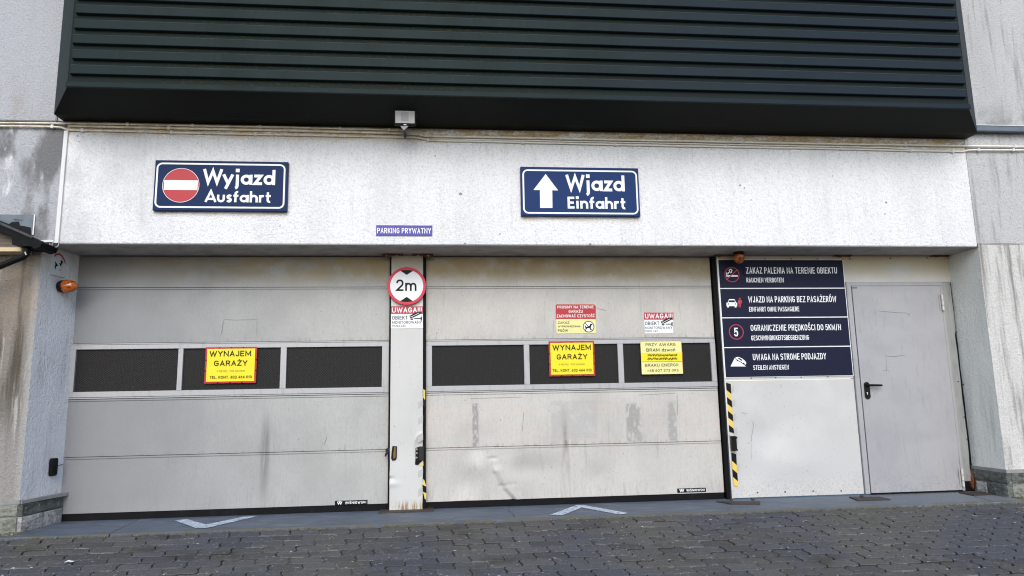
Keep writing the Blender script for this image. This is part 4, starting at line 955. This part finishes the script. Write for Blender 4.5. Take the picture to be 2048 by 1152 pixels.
# rusty post foot and foam lump beside the plinth
rf=empty('rust_lump'); tag(rf,'orange rusty lump wedged between door frame and right stone plinth','rusty lump')
bm=bmesh.new(); bmesh.ops.create_icosphere(bm,subdivisions=3,radius=1)
A=P(1949,968,-.03)
for q in bm.verts:
    d=1+.6*mnoise.noise(q.co*2.3); q.co=Vector((A.x+.002+q.co.x*.020*d,.005+q.co.y*.03*d,.105+q.co.z*.080*d))
MB().bm(bm).build('lump',M['foam'],rf,smooth=True)

# ================================================================== SIGNS on the fascia
def bigsign(name,label,TL,BR,border,mat):
    t=empty(name); tag(t,label,'sign','blue entry and exit signs on the lintel')
    Y=WALL-.035
    a,b=P(*TL,Y),P(*BR,Y)
    MB().box(a.x,b.x,Y,WALL-.002,b.z,a.z,bev=.003).build('sign_box',mat,t)
    x0,y0,x1,y1=border; A,B=P(x0,y0,Y),P(x1,y1,Y); r=.042; wd=.0145
    A.x+=wd/2;B.x-=wd/2;A.z-=wd/2;B.z+=wd/2
    pts=arc(B.x-r,A.z-r,r,90,0,8)+arc(B.x-r,B.z+r,r,0,-90,8)+arc(A.x+r,B.z+r,r,270,180,8)+arc(A.x+r,A.z-r,r,180,90,8)
    mb=MB(); strokew(mb,pts,wd,Y-.001,closed=True); mb.build('border',M['white'],t,recalc=False)
    return t,Y
t,Y=bigsign('exit_sign','navy exit sign reading Wyjazd Ausfahrt with red no-entry disc',(311,320),(573.5,423),(314,325,568.5,417.5),M['navy'])
mb=MB(); stroketext(mb,'Wyjazd',(407.5,338,550.5,368.5),Y,.185); mb.build('lettering',M['white'],t,recalc=False); mb=MB(); stroketext(mb,'Ausfahrt',(411,381.5,542,404),Y,.19); mb.build('lettering',M['white'],t,recalc=False)
c=P(361.8,370.5,Y); mb=MB(); diskw(mb,(c.x,c.z),.149,Y-.001); nd=mb.build('no_entry_disc',M['red'],t,recalc=False)
mb=MB(); ringw(mb,(c.x,c.z),.149,.1525,Y-.0012); mb.add([(c.x-.139,Y-.002,c.z-.042),(c.x+.139,Y-.002,c.z-.042),(c.x+.139,Y-.002,c.z+.044),(c.x-.139,Y-.002,c.z+.044)],[(0,1,2,3)]); mb.build('white_bar',M['white'],nd,recalc=False)
t,Y=bigsign('entry_sign','blue entry sign reading Wjazd Einfahrt with white upward arrow',(1040.5,333),(1281,433),(1044.5,338.5,1277.5,429),M['navy2'])
mb=MB(); stroketext(mb,'Wjazd',(1131.5,349.5,1250,381.5),Y,.18); mb.build('lettering',M['white'],t,recalc=False); mb=MB(); stroketext(mb,'Einfahrt',(1134.5,393.5,1252,417),Y,.19); mb.build('lettering',M['white'],t,recalc=False)
T2=lambda x,y:(1010+x/6.827,310+y/6.827)
poly([T2(*q) for q in [(555,260),(725,484),(645,482),(648,723),(480,723),(476,480),(388,478)]],Y,None,.0012).build('arrow',M['white'],t)

def sticker(name,label,TL,BR,Y,mat,th=.0015,cat='sticker',group=None,part_name='backing'):
    t=empty(name); tag(t,label,cat,group); a,b=P(*TL,Y),P(*BR,Y)
    MB().box(a.x,b.x,Y-th,Y-.0002,b.z,a.z).build(part_name,mat,t); return t
Y=WALL-.004
t=sticker('parking_plate','small purple-blue plate reading PARKING PRYWATNY above the centre post',(752.5,450.5),(864.5,472),Y,M['purple'],.004,'sign')
mb=MB(); text(mb,'PARKING PRYWATNY',(754.5,455.8,862,466.5),Y-.004,wt=.13,gap=.28); mb.build('lettering',M['white'],t,recalc=False)
# round height sign
t=empty('height_limit_sign'); tag(t,'round red-rimmed sign reading 2m at the top of centre post','sign')
Y=POST-.03; c=P(813.5,572,Y); r=.178
MB().add(*lathe([(r,0),(r,-.006),(r-.002,-.008)],56,'Y',(c.x,Y+.004,c.z))).build('disc',M['pinkred'],t)
MB().box(c.x-.02,c.x+.02,Y+.005,POST+.002,c.z-.06,c.z+.06).build('bracket',M['alu'],t)
mb=MB(); diskw(mb,(c.x,c.z),r-.026,Y-.005,56); mb.build('white_face',M['white'],t,recalc=False)
mb=MB(); text(mb,'2m',(792.5,559,833,582),Y-.005,wt=.15,gap=.22); mb.build('lettering',M['black'],t,recalc=False)
for s_ in (1,-1):
    R1=r-.027; pts=[(c.x-.058,c.z+s_*R1*.94),(c.x-.03,c.z+s_*R1*.985),(c.x,c.z+s_*R1),(c.x+.03,c.z+s_*R1*.985),(c.x+.058,c.z+s_*R1*.94),(c.x+.0,c.z+s_*(R1-.048))]
    mb=MB(); mb.add([(a,Y-.0062,b) for a,b in pts],[tuple(range(6))]); mb.build('height_arrow',M['black'],t,recalc=False)
# CCTV warning stickers
def uwaga(label,TL,BR,Y):
    t=sticker('camera_warning_sticker',label,TL,BR,Y,M['white'],.0015,'sticker','camera warning stickers')
    x0,y0=TL;x1,y1=BR;W_,H_=x1-x0,y1-y0
    f=lambda u,v:(x0+W_*u,y0+H_*v)
    poly([f(0,0),f(1,0),f(1,.35),f(0,.35)],Y,None,.0022).build('red_band',M['dullred'],t)
    mb=MB(); text(mb,'UWAGA!!!',(*f(.03,.06),*f(.97,.29)),Y,.003,.035); l=mb.build('heading',M['white'],t,recalc=False)
    mb=MB(); text(mb,'OBIEKT',(*f(.035,.44),*f(.52,.61)),Y,.0026,.03); text(mb,'MONITOROWANY',(*f(.035,.68),*f(.965,.80)),Y,.0026,.025); text(mb,'PRZEZ 24H',(*f(.035,.86),*f(.46,.94)),Y,.0026,.02)
    for q in ([(.57,.44),(.80,.27),(.97,.25),(.95,.33),(.72,.50),(.66,.54),(.60,.53)],[(.60,.56),(.70,.56),(.68,.62),(.62,.62)],[(.73,.54),(.93,.54),(.93,.47),(.97,.47),(.97,.65),(.93,.65),(.93,.58),(.73,.58)]): poly([f(*p) for p in q],Y,None,.0036,mb)
    mb.build('lettering',M['black'],t,recalc=False)
    mb=MB(); a,b=[P(*f(*q),Y) for q in ((.64,.48),(.88,.31))]; strokew(mb,[(a.x,a.z),(b.x,b.z)],.004,Y-.0042); a,b=[P(*f(*q),Y) for q in ((.60,.44),(.68,.51))]; strokew(mb,[(a.x,a.z),(b.x,b.z)],.004,Y-.0044); mb.build('camera_detail',M['white'],t,recalc=False)
    return t
uwaga('red and white UWAGA camera warning sticker on centre post under the round sign',(782.2,612.5),(845.8,656.5),POST-.002)
uwaga('red and white UWAGA camera warning sticker on pale right gate panel',(1287.8,625),(1346.8,666.5),GATE-.003)
# keep-clean sticker
Y=GATE-.003
t=sticker('cleanliness_sticker','red and yellow sticker with no-dogs symbol above rental notice on right gate',(1111.5,608.7),(1191.8,666.5),Y,M['paleyellow'])
Z6=lambda x,y:(1000+x/3.839,560+y/3.839)
poly([Z6(*q) for q in [(433,187),(722,187),(735,202),(735,300),(428,300),(428,192)]],Y,None,.0022).build('red_band',M['red'],t)
mb=MB()
for s_,b in (('PROSIMY NA TERENIE',(440,198,718,219)),('GARAŻU',(526,231,636,252)),('ZACHOWAĆ CZYSTOŚĆ',(434,266,728,288))): text(mb,s_,(*Z6(b[0],b[1]),*Z6(b[2],b[3])),Y,.003,.035)
mb.build('heading',M['white'],t,recalc=False)
mb=MB()
for s_,b in (('ZAKAZ',(444,319,532,337)),('WYPROWADZANIA',(444,350,618,364)),('PSÓW',(444,379,522,398))): text(mb,s_,(*Z6(b[0],b[1]),*Z6(b[2],b[3])),Y,.003,.03)
mb.build('lettering',M['black'],t,recalc=False)
dog=[(652,345),(657,352),(660,360),(680,356),(690,348),(690,338),(700,335),(712,344),(700,350),(698,362),(696,372),(699,386),(693,386),(688,370),(672,370),(664,376),(660,388),(654,388),(656,374),(654,362),(650,352)]
c=P(*Z6(680,358),Y); mb=MB(); diskw(mb,(c.x,c.z),.052,Y-.0024); mb.build('symbol_face',M['white'],t,recalc=False)
mb=MB(); poly([Z6(*q) for q in dog],Y,None,.0032,mb); mb.build('dog_symbol',M['black'],t,recalc=False)
mb=MB(); ringw(mb,(c.x,c.z),.048,.055,Y-.0036); strokew(mb,[(c.x-.037,c.z+.037),(c.x+.037,c.z-.037)],.006,Y-.0042); mb.build('ban_ring',M['ink'],t,recalc=False)
# rental notices: banners tied on the mesh windows
def rental(label,x0,y0,x1,y1):
    t=empty('rental_notice'); tag(t,label,'notice','yellow garage rental notices'); Y=GATE-.014
    a,b=P(x0,y0,Y),P(x1,y1,Y); W_=b.x-a.x; H_=a.z-b.z; n=12
    def sheet(m_,yy,name,mat):
        v=[];f=[]
        for j in range(n+1):
            for i in range(n+1):
                u,vv=i/n,j/n; x=a.x-m_+(W_+2*m_)*u; z=b.z-m_+(H_+2*m_)*vv
                v.append((x,yy+.0015*mnoise.noise(Vector((x*9,z*9,0))),z+(.002*mnoise.noise(Vector((x*20,1,0))) if j in(0,n) else 0)))
        for j in range(n):
            for i in range(n): f.append((j*(n+1)+i,j*(n+1)+i+1,(j+1)*(n+1)+i+1,(j+1)*(n+1)+i))
        return mesh_obj(name,v,f,mat,t,smooth=True)
    sheet(.016,Y+.003,'red_border',M['red']); sheet(0,Y,'yellow_sheet',M['yellow'])
    f_=lambda u,v:(x0+(x1-x0)*u,y0+(y1-y0)*v)
    mb=MB(); 
    text(mb,'WYNAJEM',(*f_(.05,.065),*f_(.935,.235)),Y,.004,.035); text(mb,'GARAŻY',(*f_(.145,.365),*f_(.855,.53)),Y,.004,.035)
    text(mb,'TEL. KONT. 602 464 010',(*f_(.05,.845),*f_(.95,.93)),Y,.004,.02); mb.build('lettering',M['black'],t,recalc=False)
    mb=MB(); text(mb,'4 PIĘTRO - POD DACHEM',(*f_(.2,.665),*f_(.8,.715)),Y,.004,.0); mb.build('small_print',M['faint'],t,recalc=False)
    for k in range(10):
        if k<3: p=(a.x+W_*(.25+.25*k),a.z+.010)
        elif k<6: p=(a.x+W_*(.25+.25*(k-3)),b.z-.010)
        elif k<8: p=(a.x-.010,b.z+H_*(.33+.33*(k-6)))
        else: p=(b.x+.010,b.z+H_*(.33+.33*(k-8)))
        MB().box(p[0]-.004,p[0]+.004,Y-.004,Y+.008,p[1]-.004,p[1]+.004).build('cable_tie',M['blackp'],t)
rental('yellow WYNAJEM GARAŻY notice with red edge on left gate window',415,698,508,762)
rental('yellow WYNAJEM GARAŻY notice with red edge on right gate middle window',1100.5,686,1187.3,748)
# breakdown notice
Y=GATE-.012
t=sticker('breakdown_notice','pale yellow breakdown phone notice with scribbled-out number on right gate window',(1280.5,682.5),(1366.3,747.5),Y,M['paleyellow'],.004,'notice')
Y-=.004
mb=MB(); 
for s_,b,bo in (('PRZY AWARII:',(1117,486,1350,508),.03),('BRAM dzwoń',(1123,526,1345,550),.045),('BRAKU ENERGII:',(1113,644,1375,666),.04),('+48 607 373 093',(1130,686,1370,706),.03)): text(mb,s_,(*Z6(b[0],b[1]),*Z6(b[2],b[3])),Y,.001,bo)
a,b=P(*Z6(1090,628),Y),P(*Z6(1393,627),Y); strokew(mb,[(a.x,a.z),(b.x,b.z)],.003,Y-.001)
mb.build('lettering',M['ink'],t,recalc=False)
poly([Z6(1085,560),Z6(1400,556),Z6(1402,625),Z6(1087,627)],Y,None,.0005).build('yellow_band',M['yellow'],t)
mb=MB(); rs=random.Random(2)
for row,(ya,yb_) in enumerate(((568,586),(596,614))):
    pts=[]
    for i in range(46):
        u=i/45; pts.append(P(*Z6(1133+u*228+rs.uniform(-3,3),(ya if i%2 else yb_)+rs.uniform(-3,3)),Y))
    for i in range(45): strokew(mb,[(pts[i].x,pts[i].z),(pts[i+1].x,pts[i+1].z)],.0042,Y-.0012-.00004*i)
mb.build('scribble',M['ink'],t,recalc=False)
mb=MB(); a,b=P(1280.5,682.5,Y),P(1366.3,747.5,Y); strokew(mb,[(a.x,a.z),(b.x,a.z),(b.x,b.z)],.004,Y-.0006); mb.build('red_edge',M['dullred'],t,recalc=False)

# ================================================================== THINGS ON THE LEFT REVEAL
def RV(x,y):                       # point on the slanted reveal plane
    n=Vector((.2-SW,-( -3.252-XL),0)); n=Vector((.62,-.093,0)).normalized(); o0=Vector((XL,SW,0)); d=ray(x,y); t_=(o0-CAM).dot(n)/d.dot(n); return CAM+d*t_
RN=Vector((.62,-.093,0)).normalized(); RT=Vector((.093,.62,0)).normalized()
def rpoly(pts,d): 
    q=[RV(x,y)+RN*d for x,y in pts]; return MB().add(q,[tuple(range(len(q)))])
t=empty('faded_dog_sign'); tag(t,'faded white no-dogs sign with red arc on left reveal','sign')
rpoly([(103,503),(131,511),(129,555),(99,547)],.003).build('plate',M['trunk'],t,recalc=False)
Zb=lambda x,y:(x/6.775,390+y/6.775)
mb=rpoly([Zb(*q) for q in [(725,830),(735,805),(765,790),(800,790),(835,815),(865,860),(880,905),(882,940),(872,930),(862,895),(845,860),(815,825),(785,812),(755,820),(735,842)]],.0045); mb.build('red_arc',M['dullred'],t,recalc=False)
for q in ([(735,895),(760,925),(782,958),(768,962),(750,975),(745,1010),(735,1005),(733,975),(742,940)],[(795,925),(820,920),(812,900),(822,878),(850,912),(830,935),(818,975),(806,955)],[(800,1000),(810,1008),(810,1030),(800,1025)]):
    rpoly([Zb(*p) for p in q],.005).build('dog_mark',M['black'],t,recalc=False)
mb=MB(); a,b=RV(98,549),RV(128,556); mb.tube([a+RN*.003,b+RN*.003],.0015,6); mb.build('lower_edge',M['scuff'],t)
def bead_light(name,label,prof_base,prof_lens,axis_from,axis_dir):
    t=empty(name); tag(t,label,'warning light','amber gate warning lights')
    R_=Vector((0,0,1)).rotation_difference(Vector(axis_dir)).to_matrix()
    for nm,pr_,mt,sm in (('base',prof_base,'blackp',True),('lens',prof_lens,'amber',True)):
        v,f=lathe(pr_,28); v=[R_@q+Vector(axis_from) for q in v]; o=mesh_obj(nm,v,f,M[mt],t,smooth=True)
        bm=bmesh.new(); bm.from_mesh(o.data); bmesh.ops.recalc_face_normals(bm,faces=bm.faces[:]); bm.to_mesh(o.data); bm.free()
    return t
a=RV(119,573)
bead_light('warning_light','amber bullet-shaped warning light on left reveal beside gate top',[(.0,0),(.045,.0),(.05,.01),(.056,.035),(.058,.05),(.0,.05)],[(.0575,.046),(.059,.065),(.056,.09),(.048,.118),(.034,.142),(.016,.158),(.004,.163)],a,RN)
a=P(1479,505,-.17)
bead_light('warning_light','amber warning light hanging under the lintel above the rules board',[(.0,0),(.05,.0),(.053,.012),(.053,.028),(.0,.028)],[(.052,.024),(.053,.045),(.049,.07),(.040,.09),(.026,.104),(.010,.112),(.003,.113)],(a.x,-.15,SOF-.005),(0,0,-1))
t=empty('cable'); o=t
bpy.data.objects.remove(t)
mb=MB(); p=[P(1488,520,-.06),P(1486,540,-.03),P(1492,552,-.016)]; mb.tube([(a.x+.02,-.12,SOF-.06),(p[1].x,-.04,p[1].z+.05),(p[2].x-.02,-.018,p[2].z+.02),(p[2].x,-.0165,p[2].z)],.003,6)
o=mb.build('lamp_cable',M['blackp']); tag(o,'short black cable dangling from amber light in front of rules board','cable')
# photocell on the reveal
t=empty('photocell'); tag(t,'small black photocell box low on left reveal with thin cable','sensor')
c0=RV(103,934); v=MB()
mb=MB(); L_,H_,D_=.034,.073,.030
pts=[]
for u,w_ in ((-1,-.8),(-.7,-1),(.7,-1),(1,-.8),(1,.8),(.7,1),(-.7,1),(-1,.8)): pts.append(c0+RT*(u*L_)+Vector((0,0,w_*H_)))
mb.prism([p_+RN*.001 for p_ in pts],RN*D_); mb.build('case',M['blackp'],t)
q=[c0+RT*(u*L_*.7)+Vector((0,0,w_*H_))+RN*(D_+.001) for u,w_ in ((-1,-.75),(1,-.75),(1,.2),(-1,.2))]; mesh_obj('lens_window',q,[(0,1,2,3)],M['greyp'],t)
MB().tube([c0+RT*L_+RN*.012,c0+RT*(L_+.04)+RN*.010+Vector((0,0,.006)),c0+RT*(L_+.10)+RN*.004+Vector((0,0,.010))],.0025,6).build('cable',M['blackp'],t)

# ================================================================== CONDUITS
def conduit(label,pts,r,clips):
    t=empty('conduit'); tag(t,label,'conduit','conduits along the top of the lintel')
    Y=WALL-r-.003
    w_=[P(x,y,Y) for x,y in pts]; out=[]
    for i in range(len(w_)-1):
        n=max(2,int((w_[i+1]-w_[i]).length/.15))
        for k in range(n): 
            q=w_[i].lerp(w_[i+1],k/n); out.append(q+Vector((0,0,.0022*mnoise.noise(Vector((q.x*2.4,r*900,0))))))
    out.append(w_[-1]); MB().tube(out,r,8).build('pipe',M['conduit'],t,smooth=True)
    for x in clips:
        for i in range(len(pts)-1):
            if pts[i][0]<=x<=pts[i+1][0]:
                u=(x-pts[i][0])/(pts[i+1][0]-pts[i][0]); y=pts[i][1]+(pts[i+1][1]-pts[i][1])*u; q=P(x,y,Y)
                MB().box(q.x-.011,q.x+.011,Y-r-.0035,WALL-.001,q.z-r-.007,q.z+r+.007,bev=.002).build('clip',M['trunk'],t); break
conduit('topmost thin cream conduit running to the floodlight',[(-60,245),(120,246.5),(300,250),(560,254.5),(760,259.5),(806,261.5)],.008,[255,385,520,680,778])
conduit('middle cream conduit under the dark cladding, stepping down right of floodlight',[(138,252.5),(400,258),(700,264.5),(815,267.5),(835,269),(850,272.5),(1000,275),(1300,281),(1640,287.5),(1932,292),(2110,294)],.010,[338,1118,1486,1810,2030])
conduit('lowest white conduit along the lintel top with many clips',[(-60,251),(100,253),(122,254.5),(137,260),(400,266.5),(700,272.5),(828,275),(842,277),(858,281),(1000,284),(1300,291),(1640,297),(1890,303),(1925,303.5),(1940,300),(2110,300)],.0085,[105,165,343,511,689,856,1045,1230,1450,1682,1820,1905,1957,2026])
conduit('short second strand of conduit between the middle and lowest pipes',[(860,278),(1000,280.5),(1300,286),(1640,293),(1780,296),(1860,302)],.006,[])
t=empty('cable_trunking'); tag(t,'white vertical cable trunking at left end of lintel with loose cable loop','trunking')
A=P(133,262,WALL-.01); B=P(113.5,486,WALL-.01)
mb=MB(); mb.prism([(A.x-.0155,WALL-.018,A.z),(A.x+.0155,WALL-.018,A.z),(B.x+.0155,WALL-.018,B.z),(B.x-.0155,WALL-.018,B.z)],(0,.017,0)); mb.build('channel',M['trunk'],t)
A,B=P(80,480,WALL-.012),P(107,484.5,WALL-.012); MB().box(A.x,B.x,WALL-.014,SW-.001,B.z,A.z,bev=.002).build('side_channel',M['trunk'],t)
mb=MB(); lp=[P(x,y,WALL-.01) for x,y in [(99,487),(101,491),(107,494.5),(113,494),(117.5,490),(117,484.5),(112,484),(106,485),(104,489),(105,494)]]; mb.tube(lp,.0028,6); mb.build('cable_loop',M['trunk'],t,smooth=True)

# ================================================================== FLOODLIGHT
t=empty('floodlight'); tag(t,'black LED floodlight with white lens under dark cladding','floodlight')
Y=-.70; TLp,BRp=P(788,221,Y),P(832,250,Y); cx=(TLp.x+BRp.x)/2; cz=(TLp.z+BRp.z)/2; hw=(BRp.x-TLp.x)/2; hh=(TLp.z-BRp.z)/2+.004
Rt=Matrix.Rotation(math.radians(14),3,'X')
def fl(mb): mb.v=[Rt@q+Vector((cx,Y,cz)) for q in mb.v]; return mb
fl(MB().box(-hw,hw,0,.035,-hh,hh,bev=.004)).build('housing',M['blackp'],t)
gl_=fl(MB().box(-hw+.012,hw-.012,-.002,-.0005,-hh+.022,hh-.010)).build('lens',M['glassled'],t)
fl(MB().box(-.036,.030,-.0035,-.0022,-hh+.040,hh-.018)).build('reflector',M['led'],gl_)
fl(MB().box(-.012,.012,-.004,-.0005,-hh+.004,-hh+.013,bev=.001)).build('sensor_window',M['white'],t)
MB().tube([(cx-.015,Y+.03,cz-hh+.01),(cx-.012,WALL-.05,cz-hh-.02),(cx-.01,WALL-.004,3.355)],.010,8).build('arm',M['roofedge'],t)
fl(MB().prism([(-.04,-.004,-hh-.004),(.03,-.004,-hh-.002),(-.012,-.004,-hh-.040)],(0,.012,0))).build('mount_tab',M['alu'],t)

# ================================================================== LEAN-TO ROOF at the left
t=empty('lean_to_roof'); tag(t,'dark corner of a neighbouring lean-to roof with gutter at left edge','roof')
def PP(x,y,Y): return P(x,y,Y)
Y0,Y1=-.62,SW-.004
def slab2(pts,Y0,Y1,name,mat,parent):     # side outline swept back to the wall
    q=[P(x,y,Y0) for x,y in pts]; return MB().prism([(p.x,Y0,p.z) for p in q],(0,Y1-Y0,0)).build(name,mat,parent)
slab2([(-300,332),(0,447),(66,475),(85,484.5),(84,488),(60,486),(25,474),(-300,348)],Y0,Y1,'roof_edge',M['roofm'],t)
slab2([(-300,328.5),(0,443.5),(64,471.5),(63,476),(0,449),(-300,334)],Y0-.01,Y0-.001,'verge_trim',M['roofedge'],t)
slab2([(-300,349),(25,475),(42,485),(42,496),(-300,496)],Y0+.08,Y1,'gable_boards',M['old_wood'],t)
slab2([(-300,494.5),(43,494.5),(43,502.5),(-300,502.5)],Y0+.06,Y1,'eave_board',M['cream_wood'],t)
gt=empty('downpipe'); tag(gt,'black gutter outlet and downpipe elbow running off at left edge','downpipe')
slab2([(24,472),(60,480),(84,485),(80,494),(68,497),(62,492),(44,492),(24,489)],Y0-.05,Y1-.02,'gutter',M['roofm'],gt)
pts=[P(53,490,-.6),P(54,500,-.6),P(52.5,508,-.6),P(46,514,-.6),P(30,520,-.6),P(0,532.5,-.6),P(-200,608,-.6)]
MB().tube(pts,[.034,.028,.026,.026,.026,.026,.026],14).build('pipe',M['blackp'],gt,smooth=True)
MB().tube([P(50,504,-.63),P(52.5,510,-.63)],.006,8).build('clip',M['alu'],gt)
fs=empty('wall_flashing'); tag(fs,'blue-grey flashing sheet with black tar patches on wall above lean-to roof','flashing')
A,B=P(-120,428,SW-.006),P(67.5,470,SW-.006)
MB().box(A.x,B.x,SW-.006,SW-.001,B.z,A.z).build('sheet',M['flash'],fs)
MB().box(B.x-.010,B.x,SW-.010,SW-.0065,B.z,A.z).build('edge_strip',M['bead'],fs)
mb=MB()
for q in ([(0,441),(18,448),(24,444),(38,443),(40,451),(48,452),(62,455),(62,468),(64,474),(0,474),(-30,460),(-30,436)],[(27,438.5),(45,440),(45,441),(28,440)]):
    poly(q,SW-.0075,None,.0008,mb)
mb.build('tar_patch',M['blackp'],fs)
# litter
p=G(137,1127,gz(-2.0)); 
d=ray(137,1127); 
tt=None
for i in range(400):
    q=CAM+d*(i*.02+1)
    if q.z<gz(q.y)+.004: tt=q; break
mb=MB(); rl=random.Random(8); n=9; ring=[(tt.x+(.034+rl.uniform(-.012,.012))*math.cos(2*math.pi*k/n),tt.y+(.02+rl.uniform(-.008,.008))*math.sin(2*math.pi*k/n),gz(tt.y)+.012+rl.uniform(0,.01)) for k in range(n)]
mb.add(ring+[(tt.x,tt.y,gz(tt.y)+.028)],[(k,(k+1)%n,n) for k in range(n)]); o=mb.build('paper_scrap',M['white']); tag(o,'crumpled white paper scrap lying on pavers at lower left','litter')
